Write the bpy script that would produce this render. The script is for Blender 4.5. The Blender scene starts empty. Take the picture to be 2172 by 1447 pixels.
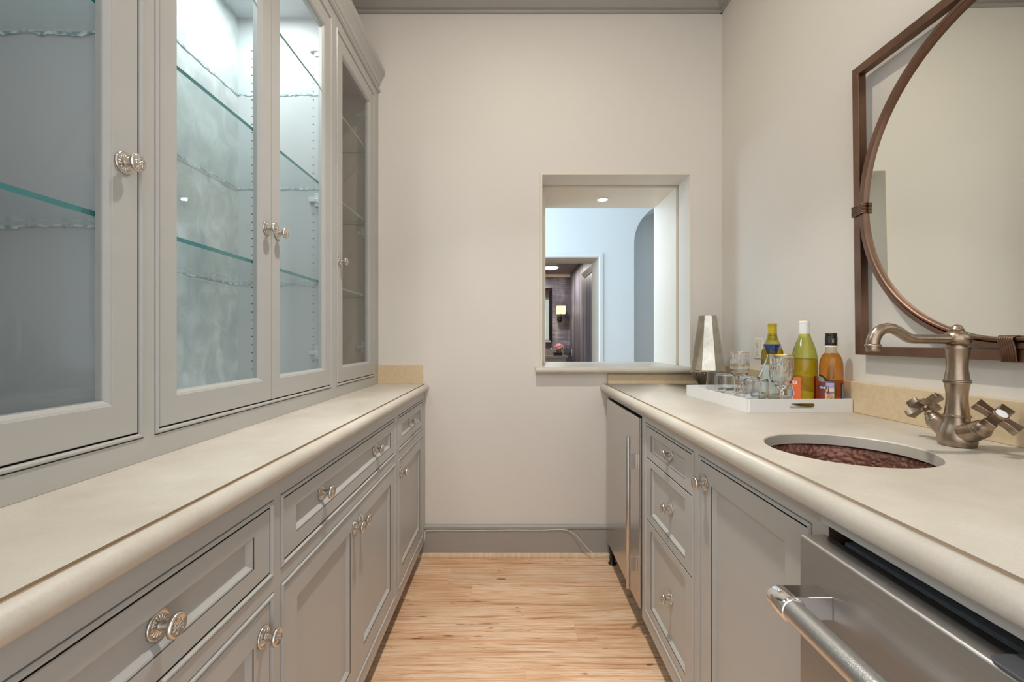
import bpy, bmesh, math, random
from mathutils import Vector, Matrix

random.seed(7)
SC = bpy.context.scene
COL = SC.collection
PI = math.pi

# ------------------------------------------------------------------ camera, world, lights, exposure
cam_d = bpy.data.cameras.new('camera')
cam_d.sensor_width = 36.0
cam_d.lens = 16.0
cam_d.clip_start = 0.02
cam_d.shift_x = 2.0 / 2172
cam_d.shift_y = -2.5 / 2172
cam = bpy.data.objects.new('camera', cam_d)
cam.location = (0.0, 0.0, 1.135)
cam.rotation_euler = (PI / 2, 0, 0)
COL.objects.link(cam)
SC.camera = cam

w = bpy.data.worlds.new('world')
SC.world = w
w.use_nodes = True
w.node_tree.nodes['Background'].inputs[0].default_value = (0.95, 0.975, 1.0, 1)
w.node_tree.nodes['Background'].inputs[1].default_value = 1.7

SC.view_settings.view_transform = 'Standard'
SC.view_settings.look = 'None'
SC.view_settings.gamma = 1.0
SC.view_settings.exposure = 0.0
SC.view_settings.use_curve_mapping = False
SC.cycles.use_denoising = True
SC.cycles.max_bounces = 14
SC.cycles.diffuse_bounces = 7
SC.cycles.glossy_bounces = 6
SC.cycles.transmission_bounces = 12
SC.cycles.transparent_max_bounces = 40
SC.cycles.sample_clamp_indirect = 6.0
SC.cycles.caustics_reflective = False


def lamp(name, kind, loc, energy, color=(1, 1, 1), size=0.1, rot=(0, 0, 0), spread=None, size_y=None, spot=None):
    d = bpy.data.lights.new(name, kind)
    d.energy = energy
    d.color = color
    if kind == 'AREA':
        d.shape = 'DISK' if size_y is None else 'RECTANGLE'
        d.size = size
        if size_y is not None:
            d.size_y = size_y
        if spread:
            d.spread = spread
    else:
        d.shadow_soft_size = size
    if kind == 'SPOT' and spot:
        d.spot_size = spot
        d.spot_blend = 0.6
    o = bpy.data.objects.new(name, d)
    o.location = loc
    o.rotation_euler = rot
    COL.objects.link(o)
    return o


WARM = (1.0, 0.95, 0.885)
lamp('downlight_lamp', 'AREA', (0.02, 1.34, 2.925), 10, (1.0, 0.90, 0.76), 0.10)
lamp('downlight_fill', 'AREA', (0.02, 1.34, 2.92), 7.5, (1.0, 0.97, 0.93), 0.10, (0, 0, 0), math.radians(84))  # narrow lamp added at the same fitting to brighten floor and low walls
lamp('downlight_lamp', 'AREA', (0.02, 0.05, 2.925), 4, WARM, 0.10)
# lamps inside the lit middle and near display cabinets
COOL = (0.93, 1.0, 0.99)
lamp('cabinet_lamp', 'AREA', (-0.90, 1.10, 2.385), 3.4, COOL, 0.06)
lamp('cabinet_lamp', 'AREA', (-0.90, 1.57, 2.385), 3.8, COOL, 0.06)
lamp('cabinet_lamp', 'AREA', (-0.90, 0.58, 2.385), 1.0, COOL, 0.06)
# pass-through downlight, hallway fill added for an unseen window's daylight, powder room lamps
lamp('niche_lamp', 'AREA', (0.56, 2.786, 1.985), 0.5, (1, 0.98, 0.95), 0.05)
lamp('hall_fill', 'AREA', (-1.2, 4.0, 1.9), 82, (0.64, 0.83, 1.0), 1.6, (0, -PI / 2 * 0.96, 0), None, 2.2)
lamp('sconce_bulb', 'POINT', (0.819, 7.48, 1.62), 2.6, (1, 0.74, 0.46), 0.03)
lamp('powder_lamp', 'AREA', (0.60, 6.86, 2.19), 17, (1, 0.94, 0.88), 0.16)

# ------------------------------------------------------------------ materials
MATS = {}


def nodes_of(name):
    m = bpy.data.materials.new(name)
    m.use_nodes = True
    nt = m.node_tree
    return m, nt, nt.nodes['Principled BSDF'], nt.nodes['Material Output']


def N(nt, t, **kw):
    n = nt.nodes.new(t)
    for k, v in kw.items():
        if k in n.inputs:
            n.inputs[k].default_value = v
        else:
            setattr(n, k, v)
    return n


def srgb(r, g, b):
    def f(c):
        c /= 255.0
        return c / 12.92 if c <= 0.04045 else ((c + 0.055) / 1.055) ** 2.4
    return (f(r), f(g), f(b), 1.0)


def coords(nt, scale, kind='Object'):
    tc = N(nt, 'ShaderNodeTexCoord')
    mp = N(nt, 'ShaderNodeMapping')
    mp.inputs['Scale'].default_value = scale
    nt.links.new(tc.outputs[kind], mp.inputs['Vector'])
    return mp.outputs['Vector']


def ramp(nt, fac, stops):
    r = N(nt, 'ShaderNodeValToRGB')
    e = r.color_ramp.elements
    while len(e) < len(stops):
        e.new(0.5)
    for i, (p, c) in enumerate(stops):
        e[i].position = p
        e[i].color = c if len(c) == 4 else (*c, 1)
    nt.links.new(fac, r.inputs['Fac'])
    return r.outputs['Color']


def paint(name, col, rough=0.5, var=0.04, scale=(6, 6, 6), bump=0.0, bscale=120, metallic=0.0, spec=None, coat=0.0):
    m, nt, b, out = nodes_of(name)
    v = coords(nt, scale)
    nz = N(nt, 'ShaderNodeTexNoise', Scale=1.0, Detail=5.0)
    nt.links.new(v, nz.inputs['Vector'])
    c0 = tuple(min(1, c * (1 - var)) for c in col[:3]) + (1,)
    c1 = tuple(min(1, c * (1 + var)) for c in col[:3]) + (1,)
    nt.links.new(ramp(nt, nz.outputs['Fac'], [(0.3, c0), (0.7, c1)]), b.inputs['Base Color'])
    b.inputs['Roughness'].default_value = rough
    b.inputs['Metallic'].default_value = metallic
    if coat:
        b.inputs['Coat Weight'].default_value = coat
        b.inputs['Coat Roughness'].default_value = 0.2
    if spec is not None:
        b.inputs['Specular IOR Level'].default_value = spec
    if bump:
        nb = N(nt, 'ShaderNodeTexNoise', Scale=bscale, Detail=3.0)
        nt.links.new(coords(nt, (1, 1, 1)), nb.inputs['Vector'])
        bp = N(nt, 'ShaderNodeBump', Strength=bump, Distance=0.01)
        nt.links.new(nb.outputs['Fac'], bp.inputs['Height'])
        nt.links.new(bp.outputs['Normal'], b.inputs['Normal'])
    MATS[name] = m
    return m


def brushed(name, col, rough, stretch, var=0.10, bump=0.06):
    m, nt, b, out = nodes_of(name)
    v = coords(nt, stretch)
    nz = N(nt, 'ShaderNodeTexNoise', Scale=1.0, Detail=6.0)
    nt.links.new(v, nz.inputs['Vector'])
    c0 = tuple(c * (1 - var) for c in col[:3]) + (1,)
    c1 = tuple(min(1, c * (1 + var)) for c in col[:3]) + (1,)
    nt.links.new(ramp(nt, nz.outputs['Fac'], [(0.3, c0), (0.7, c1)]), b.inputs['Base Color'])
    b.inputs['Metallic'].default_value = 1.0
    b.inputs['Roughness'].default_value = rough
    bp = N(nt, 'ShaderNodeBump', Strength=bump, Distance=0.002)
    nt.links.new(nz.outputs['Fac'], bp.inputs['Height'])
    nt.links.new(bp.outputs['Normal'], b.inputs['Normal'])
    MATS[name] = m
    return m


def thin_glass(name, tint, gloss=1.0, ior=1.5, edge=None, wav=0.0, rough=0.0, wscale=9):
    """A thin pane or blown wall: tinted see-through plus a Fresnel reflection."""
    m = bpy.data.materials.new(name)
    m.use_nodes = True
    nt = m.node_tree
    nt.nodes.clear()
    out = N(nt, 'ShaderNodeOutputMaterial')
    tr = N(nt, 'ShaderNodeBsdfTransparent')
    tr.inputs['Color'].default_value = tint
    if edge is not None:
        lw = N(nt, 'ShaderNodeLayerWeight', Blend=0.35)
        mx = N(nt, 'ShaderNodeMix', data_type='RGBA')
        mx.inputs[6].default_value = tint
        mx.inputs[7].default_value = edge
        nt.links.new(lw.outputs['Facing'], mx.inputs[0])
        nt.links.new(mx.outputs[2], tr.inputs['Color'])
    gl = N(nt, 'ShaderNodeBsdfGlossy')
    gl.inputs['Roughness'].default_value = rough
    gl.inputs['Color'].default_value = (gloss, gloss, gloss, 1)
    fw = N(nt, 'ShaderNodeLayerWeight', Blend=0.5)
    pw_ = N(nt, 'ShaderNodeMath', operation='POWER')
    pw_.inputs[1].default_value = 5.0
    nt.links.new(fw.outputs['Facing'], pw_.inputs[0])
    f0 = ((ior - 1) / (ior + 1)) ** 2
    fr = N(nt, 'ShaderNodeMath', operation='MULTIPLY_ADD')
    fr.inputs[1].default_value = 1 - f0
    fr.inputs[2].default_value = f0
    nt.links.new(pw_.outputs[0], fr.inputs[0])
    if wav:
        nz = N(nt, 'ShaderNodeTexNoise', Scale=wscale, Detail=2.0)
        nt.links.new(coords(nt, (1, 1, 1)), nz.inputs['Vector'])
        bp = N(nt, 'ShaderNodeBump', Strength=wav, Distance=0.02)
        nt.links.new(nz.outputs['Fac'], bp.inputs['Height'])
        nt.links.new(bp.outputs['Normal'], gl.inputs['Normal'])
    mix = N(nt, 'ShaderNodeMixShader')
    nt.links.new(fr.outputs[0], mix.inputs[0])
    nt.links.new(tr.outputs[0], mix.inputs[1])
    nt.links.new(gl.outputs[0], mix.inputs[2])
    nt.links.new(mix.outputs[0], out.inputs['Surface'])
    MATS[name] = m
    return m


def emit(name, col, strength):
    m = bpy.data.materials.new(name)
    m.use_nodes = True
    nt = m.node_tree
    nt.nodes.clear()
    out = N(nt, 'ShaderNodeOutputMaterial')
    e = N(nt, 'ShaderNodeEmission', Strength=strength)
    e.inputs['Color'].default_value = col
    nt.links.new(e.outputs[0], out.inputs['Surface'])
    MATS[name] = m
    return m


paint('wall_paint', srgb(222, 217, 210), 0.75, 0.012, (2, 2, 2), 0.05, 60)
paint('jamb_paint', srgb(226, 217, 203), 0.45, 0.01, (2, 2, 2))
paint('hall_paint', srgb(226, 232, 236), 0.8, 0.01, (2, 2, 2))
paint('ceiling_paint', srgb(205, 198, 184), 0.8, 0.01)
paint('trim_grey', srgb(160, 156, 150), 0.42, 0.02, (3, 3, 3))
paint('cabinet_grey', srgb(176, 175, 172), 0.33, 0.022, (3, 3, 14), 0.012, 40)
paint('glaze_and_gap_shade', srgb(58, 48, 40), 0.6, 0.1)  # antique glaze in grooves; on door edges and gap sides it paints gap shade
paint('cabinet_inside', srgb(196, 197, 199), 0.35, 0.02, (3, 3, 3))
paint('shelf_edge_unlit', srgb(120, 122, 114), 0.15, 0.02)  # greyer shelf edge, painting in the lack of light in the far cabinet
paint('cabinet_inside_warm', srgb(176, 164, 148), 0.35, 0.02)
paint('stone_groove', srgb(150, 130, 106), 0.6, 0.1)
paint('jamb_beige', srgb(190, 180, 164), 0.7, 0.02)
paint('dark_inside', srgb(40, 32, 28), 0.7, 0.2)
paint('brown_ply', srgb(78, 54, 42), 0.6, 0.25, (6, 6, 60))
paint('black_plastic', srgb(22, 22, 23), 0.4, 0.1)
paint('grey_felt', srgb(120, 126, 134), 0.85, 0.15, (200, 200, 200))
paint('pad_grey', srgb(74, 76, 80), 0.45, 0.06)
paint('white_tray', srgb(236, 236, 236), 0.3, 0.01)
paint('white_plastic', srgb(226, 220, 206), 0.4, 0.01)
paint('porcelain', srgb(246, 246, 244), 0.15, 0.0)
paint('raw_pine', srgb(214, 184, 150), 0.6, 0.12, (60, 6, 6))
paint('wire', srgb(196, 204, 194), 0.4, 0.05)
paint('powder_ceiling', srgb(112, 102, 106), 0.5, 0.18, (3, 3, 3))
paint('vanity_grey', srgb(196, 196, 196), 0.4, 0.02)
paint('vanity_stone', srgb(150, 138, 130), 0.3, 0.1, (20, 20, 20))
paint('dark_frame', srgb(42, 32, 32), 0.35, 0.2)
paint('pink_petal', srgb(244, 186, 186), 0.6, 0.15, (60, 60, 60))
paint('gold', (0.83, 0.52, 0.16, 1), 0.2, 0.05, metallic=1.0)
paint('cap_white', srgb(238, 236, 234), 0.4, 0.01)
paint('cap_black', srgb(30, 29, 30), 0.35, 0.1)
paint('cap_yellow', srgb(196, 172, 24), 0.3, 0.06)
paint('copper_foil', srgb(222, 140, 60), 0.35, 0.05)
paint('label_orange', srgb(232, 112, 62), 0.6, 0.03)
paint('label_pale', srgb(208, 222, 216), 0.6, 0.03)
paint('label_white', srgb(240, 238, 232), 0.6, 0.01)
paint('label_dark', srgb(38, 32, 34), 0.5, 0.05)
paint('label_grey', srgb(150, 146, 148), 0.5, 0.05)
paint('label_sky', srgb(170, 164, 200), 0.6, 0.12, (60, 60, 120))
paint('label_haze', srgb(232, 200, 176), 0.6, 0.12, (60, 60, 120))
paint('label_field', srgb(222, 186, 150), 0.6, 0.1, (80, 80, 80))
paint('label_row', srgb(120, 58, 48), 0.6, 0.1, (80, 80, 80))
paint('label_red', srgb(132, 58, 42), 0.6, 0.2, (80, 80, 80))
paint('label_blue', srgb(46, 62, 120), 0.6, 0.05)
paint('label_slate', srgb(120, 128, 160), 0.6, 0.05)
paint('nickel', (0.66, 0.62, 0.57, 1), 0.2, 0.05, (30, 30, 30), metallic=1.0)
paint('hinge_metal', (0.80, 0.80, 0.80, 1), 0.35, 0.03, metallic=0.6)
paint('bracket_steel', (0.36, 0.335, 0.315, 1), 0.14, 0.03, metallic=1.0)  # steel colour darkened to stand for dark reflections on the handle brackets
paint('chrome', (0.82, 0.82, 0.82, 1), 0.06, 0.01, metallic=1.0)
brushed('antique_brass', (0.37, 0.285, 0.215, 1), 0.30, (60, 60, 25), 0.18, 0.03)
brushed('bronze', (0.225, 0.135, 0.095, 1), 0.42, (9, 9, 9), 0.2, 0.05)
brushed('steel', (0.58, 0.565, 0.55, 1), 0.34, (3, 3, 400), 0.035, 0.015)
brushed('steel_vertical', (0.60, 0.575, 0.555, 1), 0.27, (300, 300, 3), 0.035, 0.015)
brushed('steel_tube', (0.62, 0.62, 0.62, 1), 0.26, (700, 700, 700), 0.12, 0.15)
m, nt, b, out = nodes_of('mirror_glass')
b.inputs['Base Color'].default_value = (0.86, 0.88, 0.83, 1)
b.inputs['Metallic'].default_value = 1.0
b.inputs['Roughness'].default_value = 0.01
MATS['mirror_glass'] = m
thin_glass('pane_glass', (0.93, 0.962, 0.96, 1), 0.9, 1.45, None, 0.06, 0.0, 7)
thin_glass('shelf_glass', (0.93, 0.965, 0.97, 1), 1.0, 1.45)
thin_glass('clear_glass', (0.975, 0.985, 0.985, 1), 1.0, 1.5, (0.72, 0.76, 0.77, 1))
thin_glass('decanter_glass', (0.97, 0.985, 0.99, 1), 1.0, 1.5, (0.62, 0.70, 0.74, 1))
thin_glass('blue_glass', (0.48, 0.60, 0.98, 1), 1.0, 1.5, (0.14, 0.24, 0.86, 1))
thin_glass('wine_glass_green', (0.86, 0.86, 0.38, 1), 1.0, 1.5, (0.36, 0.40, 0.06, 1))
thin_glass('wine_liquid', (0.95, 0.82, 0.36, 1), 0.3, 1.1, (0.78, 0.58, 0.12, 1))
thin_glass('amber_glass', (0.98, 0.94, 0.86, 1), 1.0, 1.5, (0.80, 0.6, 0.38, 1))
thin_glass('amber_liquid', (0.94, 0.68, 0.30, 1), 0.3, 1.1, (0.84, 0.46, 0.12, 1))
emit('lamp_lens', (1, 0.97, 0.92, 1), 12)
emit('lamp_lens_soft', (1, 0.96, 0.9, 1), 3.5)
emit('lamp_shade', (1, 0.80, 0.52, 1), 1.25)

# cut crystal
m, nt, b, out = nodes_of('crystal')
b.inputs['Base Color'].default_value = (1, 1, 1, 1)
b.inputs['Transmission Weight'].default_value = 1.0
b.inputs['Roughness'].default_value = 0.0
b.inputs['IOR'].default_value = 1.5
MATS['crystal'] = m

m, nt, b, out = nodes_of('blown_glass')
b.inputs['Base Color'].default_value = (0.97, 0.985, 0.985, 1)
b.inputs['Transmission Weight'].default_value = 1.0
b.inputs['Roughness'].default_value = 0.0
b.inputs['IOR'].default_value = 1.45
MATS['blown_glass'] = m

# edge of glass shelf
m, nt, b, out = nodes_of('shelf_edge')
b.inputs['Base Color'].default_value = srgb(60, 128, 132)
b.inputs['Roughness'].default_value = 0.1
MATS['shelf_edge'] = m
m, nt, b, out = nodes_of('shelf_rough_edge')
v = coords(nt, (1, 1, 1))
nz = N(nt, 'ShaderNodeTexNoise', Scale=70.0, Detail=2.0)
nt.links.new(v, nz.inputs['Vector'])
nt.links.new(ramp(nt, nz.outputs['Fac'], [(0.42, srgb(232, 244, 246)), (0.58, srgb(150, 172, 176))]), b.inputs['Base Color'])
b.inputs['Roughness'].default_value = 0.2
MATS['shelf_rough_edge'] = m

# mottled silvery back panel of the lit cabinet
m, nt, b, out = nodes_of('pearl_back')
v = coords(nt, (1, 5, 4))
n1 = N(nt, 'ShaderNodeTexNoise', Scale=2.2, Detail=7.0, Roughness=0.6, Distortion=0.5)
nt.links.new(v, n1.inputs['Vector'])
nt.links.new(ramp(nt, n1.outputs['Fac'], [(0.3, srgb(178, 184, 190)), (0.5, srgb(200, 202, 200)), (0.7, srgb(224, 228, 232))]), b.inputs['Base Color'])
b.inputs['Roughness'].default_value = 0.3
MATS['pearl_back'] = m

# limestone worktop
m, nt, b, out = nodes_of('limestone')
v = coords(nt, (1, 1, 1), 'Object')
n1 = N(nt, 'ShaderNodeTexNoise', Scale=5.0, Detail=8.0, Roughness=0.65)
n2 = N(nt, 'ShaderNodeTexNoise', Scale=260.0, Detail=3.0)
vo = N(nt, 'ShaderNodeTexVoronoi', Scale=90.0)
for n in (n1, n2, vo):
    nt.links.new(v, n.inputs['Vector'])
c1 = ramp(nt, n1.outputs['Fac'], [(0.3, srgb(188, 180, 166)), (0.5, srgb(198, 191, 179)), (0.72, srgb(208, 202, 192))])
c2 = ramp(nt, n2.outputs['Fac'], [(0.3, (0.95, 0.94, 0.92, 1)), (0.62, (1, 1, 1, 1))])
c3 = ramp(nt, vo.outputs['Distance'], [(0.0, (0.88, 0.84, 0.78, 1)), (0.09, (1, 1, 1, 1))])
m1 = N(nt, 'ShaderNodeMix', data_type='RGBA', blend_type='MULTIPLY')
m1.inputs[0].default_value = 1.0
m2 = N(nt, 'ShaderNodeMix', data_type='RGBA', blend_type='MULTIPLY')
m2.inputs[0].default_value = 0.6
nt.links.new(c1, m1.inputs[6]); nt.links.new(c2, m1.inputs[7])
nt.links.new(m1.outputs[2], m2.inputs[6]); nt.links.new(c3, m2.inputs[7])
nt.links.new(m2.outputs[2], b.inputs['Base Color'])
b.inputs['Roughness'].default_value = 0.42
MATS['limestone'] = m
m, nt, b, out = nodes_of('limestone_deep')      # the warmer stone of the upstands
v = coords(nt, (1, 1, 1), 'Object')
n1 = N(nt, 'ShaderNodeTexNoise', Scale=60.0, Detail=8.0, Roughness=0.7)
nt.links.new(v, n1.inputs['Vector'])
nt.links.new(ramp(nt, n1.outputs['Fac'], [(0.3, srgb(206, 182, 146)), (0.7, srgb(222, 202, 168))]), b.inputs['Base Color'])
b.inputs['Roughness'].default_value = 0.35
MATS['limestone_deep'] = m

# hickory plank floor, grain along X, another stretch of the grain on every plank
m, nt, b, out = nodes_of('hickory')
geo = N(nt, 'ShaderNodeNewGeometry')
oi = N(nt, 'ShaderNodeObjectInfo')
off = N(nt, 'ShaderNodeVectorMath', operation='MULTIPLY')
off.inputs[1].default_value = (37.0, 91.0, 11.0)
cmb = N(nt, 'ShaderNodeCombineXYZ')
for i in range(3):
    nt.links.new(oi.outputs['Random'], cmb.inputs[i])
nt.links.new(cmb.outputs[0], off.inputs[0])
add = N(nt, 'ShaderNodeVectorMath', operation='ADD')
nt.links.new(geo.outputs['Position'], add.inputs[0])
nt.links.new(off.outputs[0], add.inputs[1])


def grain(scale, nscale, detail, dist=0.0, rgh=0.6):
    mp = N(nt, 'ShaderNodeMapping')
    mp.inputs['Scale'].default_value = scale
    nt.links.new(add.outputs[0], mp.inputs['Vector'])
    n = N(nt, 'ShaderNodeTexNoise', Scale=nscale, Detail=detail, Distortion=dist, Roughness=rgh)
    nt.links.new(mp.outputs['Vector'], n.inputs['Vector'])
    return n.outputs['Fac']


g1 = grain((2.0, 48, 1), 1.0, 7.0, 1.6, 0.65)
g2 = grain((9, 210, 1), 1.0, 4.0, 0.8)
g3 = grain((1.6, 4.4, 1), 1.0, 4.0, 0.5)
g4 = grain((13, 70, 1), 1.0, 1.0, 0.3, 0.3)
ca = ramp(nt, g1, [(0.28, srgb(164, 110, 74)), (0.44, srgb(224, 180, 142)), (0.58, srgb(240, 210, 180)), (0.76, srgb(202, 152, 112))])
cb = ramp(nt, g2, [(0.33, (0.70, 0.60, 0.52, 1)), (0.50, (1, 1, 1, 1))])
cc = ramp(nt, g3, [(0.32, (0.80, 0.68, 0.56, 1)), (0.56, (1, 1, 1, 1))])
cd = ramp(nt, g4, [(0.235, (0.36, 0.22, 0.14, 1)), (0.285, (1, 1, 1, 1))])
prev = ca
for c, f in ((cb, 0.65), (cc, 0.85), (cd, 0.9)):
    mx = N(nt, 'ShaderNodeMix', data_type='RGBA', blend_type='MULTIPLY')
    mx.inputs[0].default_value = f
    nt.links.new(prev, mx.inputs[6]); nt.links.new(c, mx.inputs[7])
    prev = mx.outputs[2]
hv = N(nt, 'ShaderNodeHueSaturation')
mr = N(nt, 'ShaderNodeMapRange')
mr.inputs[3].default_value = 0.93
mr.inputs[4].default_value = 1.05
nt.links.new(oi.outputs['Random'], mr.inputs[0])
nt.links.new(mr.outputs[0], hv.inputs['Value'])
nt.links.new(prev, hv.inputs['Color'])
nt.links.new(hv.outputs[0], b.inputs['Base Color'])
b.inputs['Roughness'].default_value = 0.38
bp = N(nt, 'ShaderNodeBump', Strength=0.35, Distance=0.004)
nt.links.new(g1, bp.inputs['Height'])
nt.links.new(bp.outputs['Normal'], b.inputs['Normal'])
MATS['hickory'] = m

# hammered copper
m, nt, b, out = nodes_of('hammered_copper')
v = coords(nt, (1, 1, 1))
vo = N(nt, 'ShaderNodeTexVoronoi', Scale=120.0, feature='SMOOTH_F1')
nt.links.new(v, vo.inputs['Vector'])
n1 = N(nt, 'ShaderNodeTexNoise', Scale=18.0, Detail=4.0)
nt.links.new(v, n1.inputs['Vector'])
nt.links.new(ramp(nt, n1.outputs['Fac'], [(0.3, (0.20, 0.085, 0.06, 1)), (0.7, (0.36, 0.17, 0.125, 1))]), b.inputs['Base Color'])
b.inputs['Metallic'].default_value = 0.6
b.inputs['Roughness'].default_value = 0.45
bp = N(nt, 'ShaderNodeBump', Strength=0.9, Distance=0.004, invert=True)
nt.links.new(vo.outputs['Distance'], bp.inputs['Height'])
nt.links.new(bp.outputs['Normal'], b.inputs['Normal'])
MATS['hammered_copper'] = m

# mercury glass
m, nt, b, out = nodes_of('mercury_glass')
v = coords(nt, (1, 1, 1))
n1 = N(nt, 'ShaderNodeTexNoise', Scale=45.0, Detail=8.0, Roughness=0.75)
n2 = N(nt, 'ShaderNodeTexNoise', Scale=9.0, Detail=2.0)
nt.links.new(v, n1.inputs['Vector']); nt.links.new(v, n2.inputs['Vector'])
nt.links.new(ramp(nt, n1.outputs['Fac'], [(0.30, (0.16, 0.14, 0.11, 1)), (0.37, (0.60, 0.55, 0.46, 1)), (0.7, (0.74, 0.69, 0.60, 1))]), b.inputs['Base Color'])
b.inputs['Metallic'].default_value = 0.92
nt.links.new(ramp(nt, n1.outputs['Fac'], [(0.33, (0.45, 0.45, 0.45, 1)), (0.42, (0.05, 0.05, 0.05, 1))]), b.inputs['Roughness'])
tr = N(nt, 'ShaderNodeBsdfTransparent')
tr.inputs['Color'].default_value = (0.92, 0.90, 0.84, 1)
mix = N(nt, 'ShaderNodeMixShader')
nt.links.new(ramp(nt, n2.outputs['Fac'], [(0.36, (0.12, 0.12, 0.12, 1)), (0.66, (0.55, 0.55, 0.55, 1))]), mix.inputs[0])
nt.links.new(b.outputs[0], mix.inputs[1]); nt.links.new(tr.outputs[0], mix.inputs[2])
nt.links.new(mix.outputs[0], out.inputs['Surface'])
MATS['mercury_glass'] = m


def wallpaper(name, axis, sx, sz):
    m, nt, b, out = nodes_of(name)
    v = coords(nt, (sx, sx, sz))
    n1 = N(nt, 'ShaderNodeTexNoise', Scale=1.0, Detail=3.0)
    nt.links.new(v, n1.inputs['Vector'])
    n2 = N(nt, 'ShaderNodeTexNoise', Scale=1.0, Detail=2.0)
    nt.links.new(coords(nt, (4, 4, 120) if axis == 'z' else (90, 90, 1)), n2.inputs['Vector'])
    mx = N(nt, 'ShaderNodeMath', operation='ADD')
    ml = N(nt, 'ShaderNodeMath', operation='MULTIPLY')
    ml.inputs[1].default_value = 0.45
    nt.links.new(n2.outputs['Fac'], ml.inputs[0])
    nt.links.new(n1.outputs['Fac'], mx.inputs[0]); nt.links.new(ml.outputs[0], mx.inputs[1])
    nt.links.new(ramp(nt, mx.outputs[0], [(0.55, srgb(78, 75, 88)), (0.72, srgb(118, 114, 124)), (0.9, srgb(176, 170, 174))]), b.inputs['Base Color'])
    b.inputs['Roughness'].default_value = 0.45
    MATS[name] = m


wallpaper('wallpaper_ikat', 'z', 5, 2)
wallpaper('wallpaper_stripe', 'x', 24, 0.4)


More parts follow.
